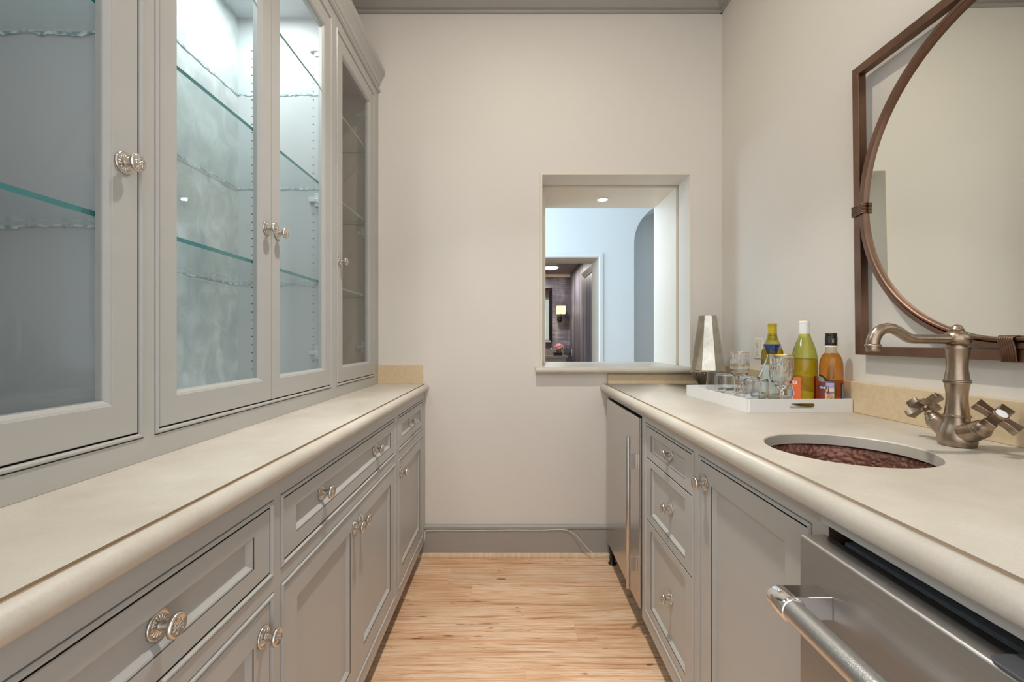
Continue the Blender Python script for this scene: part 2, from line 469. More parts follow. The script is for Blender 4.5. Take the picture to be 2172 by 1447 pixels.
# ------------------------------------------------------------------ mesh helpers
class MB:
    def __init__(self):
        self.v = []
        self.f = []
        self.mi = []
        self.sm = []

    def add(self, verts, faces, mi=0, smooth=False, M=None):
        o = len(self.v)
        for p in verts:
            p = Vector(p)
            self.v.append(M @ p if M is not None else p)
        for f in faces:
            self.f.append([i + o for i in f])
            self.mi.append(mi)
            self.sm.append(smooth)
        return self

    def box(self, x0, x1, y0, y1, z0, z1, mi=0, M=None):
        vs = [(x, y, z) for x in (x0, x1) for y in (y0, y1) for z in (z0, z1)]
        fs = [(0, 1, 3, 2), (4, 6, 7, 5), (0, 4, 5, 1), (2, 3, 7, 6), (0, 2, 6, 4), (1, 5, 7, 3)]
        return self.add(vs, fs, mi, False, M)

    def lathe(self, prof, n=24, M=None, mi=0, smooth=True, closed=False, phase=0.0, rad=None):
        """prof: (r, z) pairs; r may be 0 at the ends."""
        vs, fs = [], []
        for k, (r, z) in enumerate(prof):
            for i in range(n):
                a = 2 * PI * i / n + phase
                rr = r if rad is None else rad(r, a, k)
                vs.append((rr * math.cos(a), rr * math.sin(a), z))
        L = len(prof)
        for k in range(L - 1 if not closed else L):
            k2 = (k + 1) % L
            for i in range(n):
                j = (i + 1) % n
                fs.append((k * n + i, k * n + j, k2 * n + j, k2 * n + i))
        if not closed:
            if prof[0][0] > 1e-6:
                fs.append(tuple(reversed(range(n))))
            if prof[-1][0] > 1e-6:
                fs.append(tuple((L - 1) * n + i for i in range(n)))
        return self.add(vs, fs, mi, smooth, M)

    def surf(self, prof, n=24, M=None, mi=0, smooth=True, phase=0.0, a0=0.0, a1=2 * PI):
        """open revolved sheet, no caps"""
        vs, fs = [], []
        full = abs(a1 - a0 - 2 * PI) < 1e-6
        cnt = n if full else n + 1
        for r, z in prof:
            for i in range(cnt):
                a = a0 + (a1 - a0) * i / n + phase
                vs.append((r * math.cos(a), r * math.sin(a), z))
        for k in range(len(prof) - 1):
            for i in range(n):
                j = (i + 1) % cnt
                fs.append((k * cnt + i, k * cnt + j, (k + 1) * cnt + j, (k + 1) * cnt + i))
        return self.add(vs, fs, mi, smooth, M)

    def tube(self, pts, rads, n=12, mi=0, caps=True, smooth=True, M=None):
        pts = [Vector(p) for p in pts]
        if not hasattr(rads, '__len__'):
            rads = [rads] * len(pts)
        vs, fs = [], []
        t0 = (pts[1] - pts[0]).normalized()
        up = Vector((0, 0, 1)) if abs(t0.z) < 0.9 else Vector((1, 0, 0))
        nrm = (up - t0 * up.dot(t0)).normalized()
        for k, p in enumerate(pts):
            if k == 0:
                t = t0
            elif k == len(pts) - 1:
                t = (pts[k] - pts[k - 1]).normalized()
            else:
                t = ((pts[k + 1] - pts[k]).normalized() + (pts[k] - pts[k - 1]).normalized()).normalized()
            nrm = (nrm - t * nrm.dot(t)).normalized()
            bi = t.cross(nrm)
            for i in range(n):
                a = 2 * PI * i / n
                vs.append(p + (nrm * math.cos(a) + bi * math.sin(a)) * rads[k])
        for k in range(len(pts) - 1):
            for i in range(n):
                j = (i + 1) % n
                fs.append((k * n + i, k * n + j, (k + 1) * n + j, (k + 1) * n + i))
        if caps:
            fs.append(tuple(reversed(range(n))))
            fs.append(tuple((len(pts) - 1) * n + i for i in range(n)))
        return self.add(vs, fs, mi, smooth, M)

    def sweep(self, prof, y0, y1, mi=0, smooth=False, caps=True, axis='y', closed=True):
        """prof: list of (a, z); extruded along y (a = x) or along x (a = y)."""
        n = len(prof)
        vs = []
        for t in (y0, y1):
            for a, z in prof:
                vs.append((a, t, z) if axis == 'y' else (t, a, z))
        fs = []
        for i in range(n if closed else n - 1):
            j = (i + 1) % n
            fs.append((i, j, n + j, n + i))
        if caps and closed:
            fs.append(tuple(reversed(range(n))))
            fs.append(tuple(range(n, 2 * n)))
        return self.add(vs, fs, mi, smooth)

    def loft(self, rects, P, cap=True, back=False, mi=0, mis=None):
        """rects: (u0,u1,z0,z1,d) rings mapped by P(u,d,z); successive rings are joined."""
        vs, fs = [], []
        for (u0, u1, z0, z1, d) in rects:
            vs += [P(u0, d, z0), P(u1, d, z0), P(u1, d, z1), P(u0, d, z1)]
        o = len(self.v)
        for k in range(len(rects) - 1):
            for i in range(4):
                j = (i + 1) % 4
                fs.append((k * 4 + i, k * 4 + j, k * 4 + 4 + j, k * 4 + 4 + i))
        if cap:
            e = (len(rects) - 1) * 4
            fs.append((e, e + 1, e + 2, e + 3))
        if back:
            fs.append((3, 2, 1, 0))
        self.add(vs, fs, mi)
        if mis:
            base = len(self.mi) - len(fs)
            for k, mm in mis.items():
                for i in range(4):
                    self.mi[base + k * 4 + i] = mm
        return self

    def mesh(self, name, mats, off=Vector((0, 0, 0)), recalc=True):
        me = bpy.data.meshes.new(name)
        me.from_pydata([tuple(p - off) for p in self.v], [], self.f)
        if not isinstance(mats, (list, tuple)):
            mats = [mats]
        for q in mats:
            me.materials.append(MATS[q])
        me.polygons.foreach_set('material_index', self.mi)
        me.polygons.foreach_set('use_smooth', self.sm)
        if recalc:
            bm = bmesh.new()
            bm.from_mesh(me)
            bmesh.ops.recalc_face_normals(bm, faces=bm.faces)
            bm.to_mesh(me)
            bm.free()
        me.update()
        return me


def world_off(o):
    p = Vector((0, 0, 0))
    while o is not None:
        p += o.location
        o = o.parent
    return p


def build(name, mb, mats, parent=None, bevel=0.0, local=False, recalc=True, seg=2, kind=None, sharp=None):
    off = Vector((0, 0, 0)) if (local or parent is None) else world_off(parent)
    o = bpy.data.objects.new(name, mb.mesh(name, mats, off, recalc))
    COL.objects.link(o)
    if parent is not None:
        o.parent = parent
    if bevel:
        md = o.modifiers.new('bevel', 'BEVEL')
        md.width = bevel
        md.segments = seg
        md.limit_method = 'ANGLE'
        md.angle_limit = math.radians(40)
        md.harden_normals = False
    if sharp:
        o.data.set_sharp_from_angle(angle=math.radians(sharp))
    if kind:
        o['kind'] = kind
    return o


def tag(o, label, cat, group=None):
    o['label'] = label
    o['category'] = cat
    if group:
        o['group'] = group
    return o


def thing(name, loc, label, cat, group=None, rot=None):
    o = bpy.data.objects.new(name, None)
    o.location = loc
    o.empty_display_size = 0.05
    if rot:
        o.rotation_euler = rot
    COL.objects.link(o)
    return tag(o, label, cat, group)


def structure(name, mb, mats, bevel=0.0, parent=None):
    o = build(name, mb, mats, parent, bevel)
    if parent is None:
        o['kind'] = 'structure'
    return o


def inst(name, mesh, parent, wloc, rot=(0, 0, 0)):
    """a copy sharing mesh data, placed at world location wloc under parent"""
    o = bpy.data.objects.new(name, mesh)
    COL.objects.link(o)
    o.parent = parent
    o.location = Vector(wloc) - world_off(parent)
    o.rotation_euler = rot
    return o


# ------------------------------------------------------------------ sizes
D = 2.40            # back wall
XR, XL = 1.1114, -1.105
ZC = 2.95           # ceiling
ZT = 0.904          # worktop
FL, FR, FU = -0.4525, 0.498, -0.70   # faces of left base, right base, upper cabinets
YN = -0.8          # near end of the room shell


def PL(u, d, z): return (FL + d, u, z)
def PR(u, d, z): return (FR - d, u, z)
def PU(u, d, z): return (FU + d, u, z)


# ------------------------------------------------------------------ room shell
fl = structure('floor', MB().box(XL - 0.1, XR + 0.1, YN, D + 0.02, -0.06, -0.012), 'dark_inside')
rows, pw = [], 0.137
y = D - 0.006
random.seed(11)
plank_meshes = {}


def plank_mesh(L):
    key = round(L, 2)
    if key not in plank_meshes:
        e = 0.0008
        mb = MB().loft([(-L / 2, L / 2, -pw / 2, pw / 2, -0.014), (-L / 2, L / 2, -pw / 2, pw / 2, -e),
                        (-L / 2 + e, L / 2 - e, -pw / 2 + e, pw / 2 - e, 0)], lambda u, d, z: (u, z, d))
        plank_meshes[key] = mb.mesh('plank', 'hickory')
    return plank_meshes[key], key


joints = {0: [-0.95, 0.6], 1: [-0.3], 2: [-0.18, 0.9], 3: [-0.75, 0.52], 4: [0.25], 5: [-0.62, 0.72], 6: [0.05], 7: [-0.35, 0.8]}
r = 0
while y > YN:
    cuts = [XL] + (joints[r] if r in joints else sorted(random.uniform(-0.9, 0.9) for _ in range(random.choice((1, 2))))) + [XR]
    for a, c in zip(cuts[:-1], cuts[1:]):
        L = c - a - 0.0006
        if L < 0.12:
            continue
        me, key = plank_mesh(L)
        o = bpy.data.objects.new('plank', me)
        COL.objects.link(o)
        o.parent = fl
        o.location = ((a + c) / 2, y - pw / 2, random.uniform(-0.0004, 0.0002))
        o.scale = (L / key if key else 1, 1, 1)
    y -= pw + 0.0006
    r += 1

# back wall with the pass-through opening (front slab, shutter slot, rear slab)
OX0, OX1, OZ0, OZ1 = 0.164, 0.942, 0.957, 2.005
mb = MB()
mb.box(XL - 0.1, OX0, D, D + 0.155, 0, ZC)
mb.box(OX1, XR + 0.1, D, D + 0.155, 0, ZC)
mb.box(OX0, OX1, D, D + 0.155, OZ1, ZC)
mb.box(OX0, OX1, D, D + 0.155, 0, OZ0)
structure('wall_back', mb, 'wall_paint')
IX0, IX1, IZ1 = 0.194, 0.934, 1.996
mb = MB()
mb.box(-2.2, IX0, D + 0.178, D + 0.575, 0, ZC)
mb.box(IX1, 3.4, D + 0.178, D + 0.575, 0, ZC)
mb.box(-2.2, 3.4, D + 0.178, D + 0.575, ZC, 3.2)
mb.box(IX0, IX1, D + 0.178, D + 0.575, IZ1, ZC)
mb.box(IX0, IX1, D + 0.178, D + 0.575, 0, OZ0)
mb.box(OX0 - 0.05, OX1 + 0.05, D + 0.155, D + 0.178, OZ1 + 0.05, OZ1 + 0.06)
mb.box(OX0 - 0.06, OX0 - 0.05, D + 0.155, D + 0.178, OZ0, OZ1 + 0.06)
mb.box(OX1 + 0.05, OX1 + 0.06, D + 0.155, D + 0.178, OZ0, OZ1 + 0.06)
structure('wall_rear', mb, 'jamb_paint')
# thin plaster lip round the opening
mb = MB().loft([(OX0 - 0.012, OX1 + 0.012, OZ0 + 0.035, OZ1 + 0.012, 0.0), (OX0 - 0.010, OX1 + 0.010, OZ0 + 0.035, OZ1 + 0.010, 0.004),
                (OX0, OX1, OZ0 + 0.035, OZ1, 0.004), (OX0, OX1, OZ0 + 0.035, OZ1, 0.0)], lambda u, d, z: (u, D - d, z), cap=False)
structure('trim_1', mb, 'jamb_paint')
structure('wall_right', MB().box(XR, XR + 0.1, YN, D, 0, ZC), 'wall_paint')
structure('wall_left', MB().box(XL - 0.1, XL, YN, D, 0, ZC), 'wall_paint')
structure('ceiling', MB().box(XL - 0.1, XR + 0.1, YN, D + 0.1, ZC, ZC + 0.08), 'ceiling_paint')
# crown mouldings
cp = [(0.0, 2.853), (0.010, 2.853), (0.014, 2.866), (0.012, 2.872), (0.022, 2.876), (0.040, 2.893), (0.060, 2.915), (0.082, 2.928), (0.090, 2.934), (0.090, ZC), (0.0, ZC)]
structure('trim_2', MB().sweep([(D - a, z) for a, z in cp], XL, XR, axis='x'), 'trim_grey')
structure('trim_3', MB().sweep([(XR - a, z) for a, z in cp], YN, D - 0.001, axis='y'), 'trim_grey')
# baseboard and its shoe
bp_ = [(0.0, 0.0), (0.022, 0.0), (0.022, 0.138), (0.018, 0.141), (0.018, 0.144), (0.024, 0.148), (0.024, 0.158), (0.016, 0.164), (0.0, 0.164)]
structure('baseboard_back', MB().sweep([(D - a, z) for a, z in bp_], FL - 0.06, FR + 0.06, axis='x'), 'trim_grey')
sh = [(0.022, 0.0), (0.040, 0.0), (0.040, 0.010), (0.036, 0.018), (0.028, 0.023), (0.022, 0.023)]
structure('trim_4', MB().sweep([(D - a, z) for a, z in sh], FL - 0.06, FR + 0.06, axis='x'), 'raw_pine')

# hallway beyond the pass-through
HY = 5.0
NX0, NR, NZ = 1.352, 0.45, 2.20
DX0, DX1, DZ1 = 0.06, 0.963, 2.041


def far_wall(y0, y1):
    mb = MB()
    mb.box(-2.2, DX0, y0, y1, 0, 3.2)
    mb.box(DX0, DX1, y0, y1, DZ1, 3.2)
    mb.box(DX1, NX0, y0, y1, 0, 3.2)
    mb.box(NX0 + 2 * NR, 3.4, y0, y1, 0, 3.2)
    pts = [(NX0 + NR - NR * math.cos(PI * i / 24), NZ + NR * math.sin(PI * i / 24)) for i in range(25)]
    for (a, za), (c, zc) in zip(pts[:-1], pts[1:]):
        vs = [(a, y0, za), (c, y0, zc), (c, y0, 3.2), (a, y0, 3.2), (a, y1, za), (c, y1, zc), (c, y1, 3.2), (a, y1, 3.2)]
        mb.add(vs, [(0, 1, 2, 3), (7, 6, 5, 4), (0, 4, 5, 1)])
    return mb


structure('wall_hallway', far_wall(HY, HY + 0.39), 'hall_paint')
structure('wall_alcove', MB().box(NX0 - 0.3, 3.4, HY + 0.55, HY + 0.62, 0, 3.2), 'hall_paint')
structure('floor_hallway', MB().box(-2.2, 3.4, D + 0.575, HY + 2.8, -0.06, 0.0), 'hickory')
structure('ceiling_hallway', MB().box(-2.2, 3.4, D + 0.575, HY + 0.62, 3.2, 3.28), 'hall_paint')
mb = MB()
cs = [(0.0, 0.0), (0.055, 0.0), (0.050, 0.012), (0.012, 0.016), (0.0, 0.010)]
for (a, bb) in ((DX0, DX1),):
    mb.loft([(a - 0.045, bb + 0.045, 0.0, DZ1 + 0.045, 0.0), (a - 0.042, bb + 0.042, 0.0, DZ1 + 0.042, 0.016),
             (a - 0.010, bb + 0.010, 0.0, DZ1 + 0.010, 0.018), (a, bb, 0.0, DZ1, 0.010), (a, bb, 0.0, DZ1, 0.0)],
            lambda u, d, z: (u, HY - d, z), cap=False)
structure('trim_5', mb, 'hall_paint')
# jamb lining of the powder room doorway
mb = MB()
mb.box(DX1 - 0.004, DX1, HY, HY + 0.39, 0, DZ1)
mb.box(DX0, DX0 + 0.004, HY, HY + 0.39, 0, DZ1)
mb.box(DX0, DX1, HY, HY + 0.39, DZ1 - 0.004, DZ1)
structure('trim_6', mb, 'jamb_beige')
structure('wall_hallway_west', MB().box(-2.28, -2.2, D + 0.178, HY + 0.62, 0, 3.2), 'hall_paint')
structure('wall_hallway_east', MB().box(3.4, 3.48, D + 0.178, HY + 0.62, 0, 3.2), 'hall_paint')
structure('wall_powder_west', MB().box(-1.08, -1.0, HY + 0.39, 7.73, 0, 2.3), 'wallpaper_stripe')
# powder room
PB, PX, PZ = 7.65, 0.99, 2.236
structure('wall_powder_back', MB().box(-1.0, PX + 0.1, PB, PB + 0.08, 0, PZ), 'wallpaper_ikat')
structure('wall_powder_side', MB().box(PX, PX + 0.08, HY + 0.39, PB, 0, PZ), 'wallpaper_stripe')
structure('ceiling_powder', MB().box(-1.0, PX + 0.1, HY + 0.39, PB + 0.08, PZ, PZ + 0.06), 'powder_ceiling')
structure('trim_7', MB().sweep([(PB, PZ - 0.05), (PB - 0.015, PZ - 0.05), (PB - 0.05, PZ - 0.012), (PB - 0.05, PZ), (PB, PZ)], -1.0, PX - 0.001, axis='x'), 'jamb_paint')
structure('trim_8', MB().sweep([(PX, 1.965), (PX - 0.012, 1.965), (PX - 0.02, 1.985), (PX - 0.035, 1.995), (PX - 0.045, 2.02), (PX, 2.02)], HY + 0.392, 6.12), 'jamb_paint')

# ------------------------------------------------------------------ cabinet parts
def knob_mesh():
    """rosette, neck and basket-patterned head, axis +Z from the door face"""
    mb = MB()
    ros = [(0.0, 0.0), (0.0195, 0.0), (0.0195, 0.0022), (0.0183, 0.0036), (0.0165, 0.0032), (0.0158, 0.0026), (0.0075, 0.0050), (0.0062, 0.0060)]
    mb.lathe(ros, 40)
    for i in range(16):                                  # raised petals
        a = 2 * PI * i / 16
        M = Matrix.Rotation(a, 4, 'Z') @ Matrix.Translation((0.0112, 0, 0.0036)) @ Matrix.Rotation(math.radians(14), 4, 'Y')
        mb.lathe([(0.0, 0.0012), (0.0008, 0.0010), (0.0014, 0.0)], 8, M @ Matrix.Diagonal((3.2, 1, 1, 1)))
    neck = [(0.0070, 0.0045), (0.0062, 0.008), (0.0060, 0.014), (0.0068, 0.0185), (0.0092, 0.0208)]
    mb.lathe(neck, 24)
    head = [(0.0075, 0.0202), (0.0128, 0.0210), (0.0158, 0.0228), (0.0166, 0.0252), (0.0160, 0.0276), (0.0144, 0.0293), (0.0130, 0.0297), (0.0119, 0.0289), (0.0, 0.0285)]
    mb.lathe(head, 40, rad=lambda r, a, k: r * (1 + (0.022 if k in (1, 2) else 0) * math.cos(20 * a)))
    for i, (cx, cy) in enumerate([(ax * 0.0052 - 0.0078, ay * 0.0052 - 0.0078) for ax in range(4) for ay in range(4) if (ax + ay) % 2 == 0 or 0 < ax < 3] + [(0.0, 0.0)]):
        M = Matrix.Translation((cx * 0.94, cy * 0.94, 0.0285)) @ Matrix.Rotation(math.radians(35 if i % 2 else -55), 4, 'Z')
        mb.lathe([(0.0, 0.0014), (0.0011, 0.0010), (0.0015, 0.0)], 6, M @ Matrix.Diagonal((2.6, 1, 1, 1)))
    return mb.mesh('knob', 'nickel')


KNOB = knob_mesh()
ROT_L = (0, PI / 2, 0)           # axis +X
ROT_R = (0, -PI / 2, 0)          # axis -X
E = 0.0012


def frame_holes(mb, P, u0, u1, z0, z1, holes, depth=0.02):
    """flat frame u0..u1 x z0..z1 with rectangular holes, cut into a grid of boxes"""
    us = sorted({u0, u1, *[h[0] for h in holes], *[h[1] for h in holes]})
    zs = sorted({z0, z1, *[h[2] for h in holes], *[h[3] for h in holes]})
    solid = {}
    for i in range(len(us) - 1):
        for k in range(len(zs) - 1):
            cu, cz = (us[i] + us[i + 1]) / 2, (zs[k] + zs[k + 1]) / 2
            solid[i, k] = not any(h[0] < cu < h[1] and h[2] < cz < h[3] for h in holes)
    V = {}

    def vid(i, k, d):
        key = (i, k, d)
        if key not in V:
            V[key] = len(mb.v)
            mb.v.append(Vector(P(us[i], 0.0 if d == 0 else -depth, zs[k])))
        return V[key]

    def face(*q):
        mb.f.append(list(q)); mb.mi.append(0); mb.sm.append(False)
    for (i, k), s in solid.items():
        if not s:
            continue
        face(vid(i, k, 0), vid(i + 1, k, 0), vid(i + 1, k + 1, 0), vid(i, k + 1, 0))
        face(vid(i, k, 1), vid(i, k + 1, 1), vid(i + 1, k + 1, 1), vid(i + 1, k, 1))
        for (di, dk, a, c) in ((-1, 0, (i, k), (i, k + 1)), (1, 0, (i + 1, k), (i + 1, k + 1)), (0, -1, (i, k), (i + 1, k)), (0, 1, (i, k + 1), (i + 1, k + 1))):
            if not solid.get((i + di, k + dk), False):
                face(vid(*a, 0), vid(*c, 0), vid(*c, 1), vid(*a, 1))
    return mb


BW = 0.0105     # bead width


def bead(P, h, parent):
    u0, u1, z0, z1 = h
    g = 0.0022

    def R(i, d): return (u0 + i, u1 - i, z0 + i, z1 - i, d)
    mb = MB().loft([R(0.0001, -0.012), R(g, -0.0032), R(g, 0.0008), R(g + 0.0022, 0.0034), R(g + 0.0055, 0.0034), R(BW - 0.0012, 0.0010), R(BW, -0.002), R(BW, -0.02)],
                   P, cap=False, mis={0: 1, 6: 1})
    return build('bead', mb, ['cabinet_grey', 'glaze_and_gap_shade'], parent)


def inset(h, g=0.0030):
    return (h[0] + BW + g, h[1] - BW - g, h[2] + BW + g, h[3] - BW - g)


def front(P, rect, stile, rail_t, rail_b, name, parent, rec=0.010):
    u0, u1, z0, z1 = rect
    e = 0.0014
    i0, i1, j0, j1 = u0 + stile, u1 - stile, z0 + rail_b, z1 - rail_t

    def O(i, d): return (u0 + i, u1 - i, z0 + i, z1 - i, d)
    def I(i, d): return (i0 + i, i1 - i, j0 + i, j1 - i, d)
    mb = MB().loft([O(0, -0.02), O(0, -e), O(e, 0), I(0, 0), I(0.0008, -0.0016), I(0.0035, -0.0026), I(0.0100, -rec + 0.001), I(0.0104, -rec)], P, cap=True, back=True, mis={0: 1, 3: 1})
    return build(name, mb, ['cabinet_grey', 'glaze_and_gap_shade'], parent)


def glass_door(P, rect, stile, parent, rail=0.058):
    u0, u1, z0, z1 = rect
    e = 0.0014
    i0, i1, j0, j1 = u0 + stile, u1 - stile, z0 + rail, z1 - rail

    def O(i, d): return (u0 + i, u1 - i, z0 + i, z1 - i, d)
    def I(i, d): return (i0 + i, i1 - i, j0 + i, j1 - i, d)
    rings = [O(0, -0.022), O(0, -e), O(e, 0), I(0, 0), I(0.0008, -0.0016), I(0.004, -0.0028), I(0.0095, -0.010), I(0.0098, -0.022), O(0, -0.022)]
    d = build('door', MB().loft(rings, P, cap=False, mis={0: 1}), ['cabinet_grey', 'glaze_and_gap_shade'], parent)
    g = MB().add([P(i0 + .008, -0.013, j0 + .008), P(i1 - .008, -0.013, j0 + .008), P(i1 - .008, -0.013, j1 - .008), P(i0 + .008, -0.013, j1 - .008)], [(0, 1, 2, 3)])
    build('glass_pane', g, 'pane_glass', d)
    return d


# ------------------------------------------------------------------ left base cabinets
ZB, ZR = 0.082, 0.866           # bottom and top of the face frames
AZ = (0.684, 0.831)             # drawer opening
DZ = (0.128, 0.656)             # door opening
left_units = [
    ('near', 0.300, 0.8805, (0.322, 0.8675), 1),
    ('middle', 0.8805, 1.7985, (0.8933, 1.775), 2),
    ('far', 1.7985, 2.398, (1.822, 2.328), 1),
]
base_labels = {
    'near': 'grey base cabinet nearest the camera under the left worktop, one drawer over a door',
    'middle': 'wide grey base cabinet with one two-knob drawer above a pair of doors',
    'far': 'narrow grey base cabinet beside the white end wall, small drawer over one door',
}
for nm, y0, y1, (a, c), nd in left_units:
    root = thing('base_cabinet', (FL, (y0 + y1) / 2, 0.0), base_labels[nm], 'cabinet', 'grey beaded base cabinets under the left worktop')
    hd, hb = (a, c, *AZ), (a, c, *DZ)
    build('face_frame', frame_holes(MB(), PL, y0, y1, ZB, ZR, [hd, hb]), 'cabinet_grey', root)
    mb = MB()
    mb.box(XL + 0.01, FL - 0.045, y0 + 0.001, y1 - 0.001, ZB + 0.012, ZR - 0.001)
    build('carcass', mb, 'dark_inside', root)
    build('toe_kick', MB().box(FL - 0.085, FL - 0.07, y0, y1, 0.001, ZB + 0.012), 'brown_ply', root)
    bead(PL, hd, root)
    bead(PL, hb, root)
    dr = front(PL, inset(hd), 0.052, 0.030, 0.033, 'drawer', root)
    if nd == 1:
        inst('knob', KNOB, dr, (FL - 0.010, (a + c) / 2, 0.762), ROT_L)
        do = front(PL, inset(hb), 0.054, 0.050, 0.056, 'door', root)
        ky = c - 0.038 if nm == 'near' else a + 0.044
        inst('knob', KNOB, do, (FL, ky, 0.593), ROT_L)
    else:
        for t in (0.245, 0.735):
            inst('knob', KNOB, dr, (FL - 0.010, a + (c - a) * t, 0.764), ROT_L)
        q = inset(hb)
        mid = (a + c) / 2 + 0.006
        for (p0, p1, ky) in ((q[0], mid - 0.0012, mid - 0.026), (mid + 0.0012, q[1], mid + 0.028)):
            do = front(PL, (p0, p1, q[2], q[3]), 0.056, 0.050, 0.056, 'door', root)
            inst('knob', KNOB, do, (FL, ky, 0.594), ROT_L)


# ------------------------------------------------------------------ worktops
def nose(xg, s, zt, th):
    """cross-section: back of the slab round to the groove; s = +1 when the nose points to +X"""
    r = (th - 0.002) / 2
    cz = zt - 0.002 - r
    p = [(xg - s * 0.0065, zt), (xg - s * 0.0062, zt - 0.0035), (xg, zt - 0.0045), (xg, zt - 0.002)]
    for i in range(1, 13):
        a = PI / 2 - PI * i / 12
        p.append((xg + s * r * math.cos(a), cz + r * math.sin(a)))
    p.append((xg - s * 0.03, cz - r))
    return p


GL, GR = -0.450, 0.489
root = thing('worktop', (-0.78, 1.3, ZT - 0.04), 'cream limestone worktop with a rounded nose along the left base cabinets', 'worktop')
TH = 0.038
mb = MB()
pr = nose(GL, 1, ZT, TH) + [(XL + 0.002, ZT - TH), (XL + 0.002, ZT)]
mb.sweep(pr, 0.27, D - 0.001)
for q in (0, 1, 2):
    mb.mi[q] = 1
build('slab', mb, ['limestone', 'stone_groove'], root, sharp=35)
build('backsplash', MB().box(FU + 0.001, -0.4645, D - 0.017, D - 0.0005, ZT, ZT + 0.098), 'limestone_deep', root, bevel=0.0015)

root = thing('worktop', (0.80, 1.2, ZT - 0.04), 'cream limestone worktop holding the round copper sink, white tray and faucet', 'worktop')
SX, SY, SR = 0.716, 0.972, 0.153
TH = 0.042
mb = MB()
xa, xb = GR + 0.0065, XR - 0.002
y0, y1 = 0.06, D - 0.001
ya, yb = SY - 0.19, SY + 0.19
for (p, q) in ((y0, ya), (yb, y1)):
    mb.add([(xa, p, ZT), (xb, p, ZT), (xb, q, ZT), (xa, q, ZT)], [(0, 1, 2, 3)])
n = 72
vs, fs = [], []
for i in range(n):
    an = 2 * PI * i / n
    c, s = math.cos(an), math.sin(an)
    vs.append((SX + SR * c, SY + SR * s, ZT - 0.0025))
    vs.append((SX + (SR + 0.0025) * c, SY + (SR + 0.0025) * s, ZT))
    tx = ((xb - SX) if c > 0 else (xa - SX)) / c if abs(c) > 1e-6 else 1e9
    ty = ((yb - SY) if s > 0 else (ya - SY)) / s if abs(s) > 1e-6 else 1e9
    t = min(tx, ty)
    vs.append((SX + t * c, SY + t * s, ZT))
    vs.append((SX + SR * c, SY + SR * s, ZT - 0.025))
for i in range(n):
    j = (i + 1) % n
    fs += [(4 * i + 1, 4 * i + 2, 4 * j + 2, 4 * j + 1), (4 * i, 4 * i + 1, 4 * j + 1, 4 * j), (4 * i + 3, 4 * i, 4 * j, 4 * j + 3)]
mb.add(vs, fs)
for cx in (xa, xb):                        # square corners between the fan points
    for cy in (ya, yb):
        cand = sorted(((math.hypot(v[0] - cx, v[1] - cy), v) for k, v in enumerate(vs) if k % 4 == 2))
        px = next(v for d_, v in cand if abs(v[1] - cy) < 1e-6)
        py = next(v for d_, v in cand if abs(v[0] - cx) < 1e-6)
        if (px[0] - py[0]) ** 2 + (px[1] - py[1]) ** 2 > 1e-8:
            mb.add([px, (cx, cy, ZT), py], [(0, 1, 2)])
pr = nose(GR, -1, ZT, TH)
gi = len(mb.mi)
mb.sweep(pr, y0, y1, closed=False)
for q in (gi, gi + 1, gi + 2):
    mb.mi[q] = 1
mb.add([(p[0], y0, p[1]) for p in pr], [tuple(range(len(pr)))])
mb.add([(xb, y0, ZT), (xb, y1, ZT), (xb, y1, ZT - TH), (xb, y0, ZT - TH)], [(0, 1, 2, 3)])
mb.add([(xa, y0, ZT), (xb, y0, ZT), (xb, y0, ZT - TH), (xa, y0, ZT - TH)], [(0, 1, 2, 3)])
slab = build('slab', mb, ['limestone', 'stone_groove'], root, recalc=False, sharp=35)
bm = bmesh.new(); bm.from_mesh(slab.data)
bmesh.ops.remove_doubles(bm, verts=bm.verts, dist=1e-5)
bmesh.ops.recalc_face_normals(bm, faces=bm.faces)
bm.to_mesh(slab.data); bm.free()
XB = 1.0905
build('backsplash', MB().box(XB, XR - 0.0005, y0, D - 0.018, ZT, ZT + 0.098), 'limestone_deep', root, bevel=0.002)
build('backsplash', MB().box(0.508, XR - 0.0005, D - 0.017, D - 0.0005, ZT, 0.9555), 'limestone_deep', root, bevel=0.001)

# sill of the pass-through
root = thing('window_sill', (0.56, D + 0.2, 0.957), 'cream stone sill lying in the pass-through opening of the end wall', 'sill')
mb = MB()
mb.box(IX0 + 0.001, IX1 - 0.001, D + 0.155, D + 0.575, 0.9575, 0.992)
mb.box(OX0 + 0.001, OX1 - 0.001, D - 0.001, D + 0.155, 0.9575, 0.992)
r_ = 0.017
pf = [(D - 0.001, 0.958), (D - 0.026, 0.958)]
for i in range(1, 12):
    an = -PI / 2 - PI * i / 12
    pf.append((D - 0.026 + r_ * math.cos(an), 0.975 + r_ * math.sin(an)))
pf += [(D - 0.026, 0.992), (D - 0.001, 0.992)]
mb.sweep(pf, 0.128, 0.985, axis='x')
build('slab', mb, 'limestone', root, sharp=40)

# ------------------------------------------------------------------ upper display cabinets
UZ0, UZ1 = ZT + 0.0005, 2.47
HZ = (0.9475, 2.392)
XBK = -1.07
SHZ = (1.135 + 0.2245, 1.135 + 0.597, 1.135 + 0.966)
upper_labels = {
    'near': 'grey glass-door display cabinet at the left edge, dim inside',
    'middle': 'brightly lit grey display cabinet with a pair of glass doors and glass shelves',
    'far': 'narrow dark grey display cabinet with one glass door beside the end wall',
}


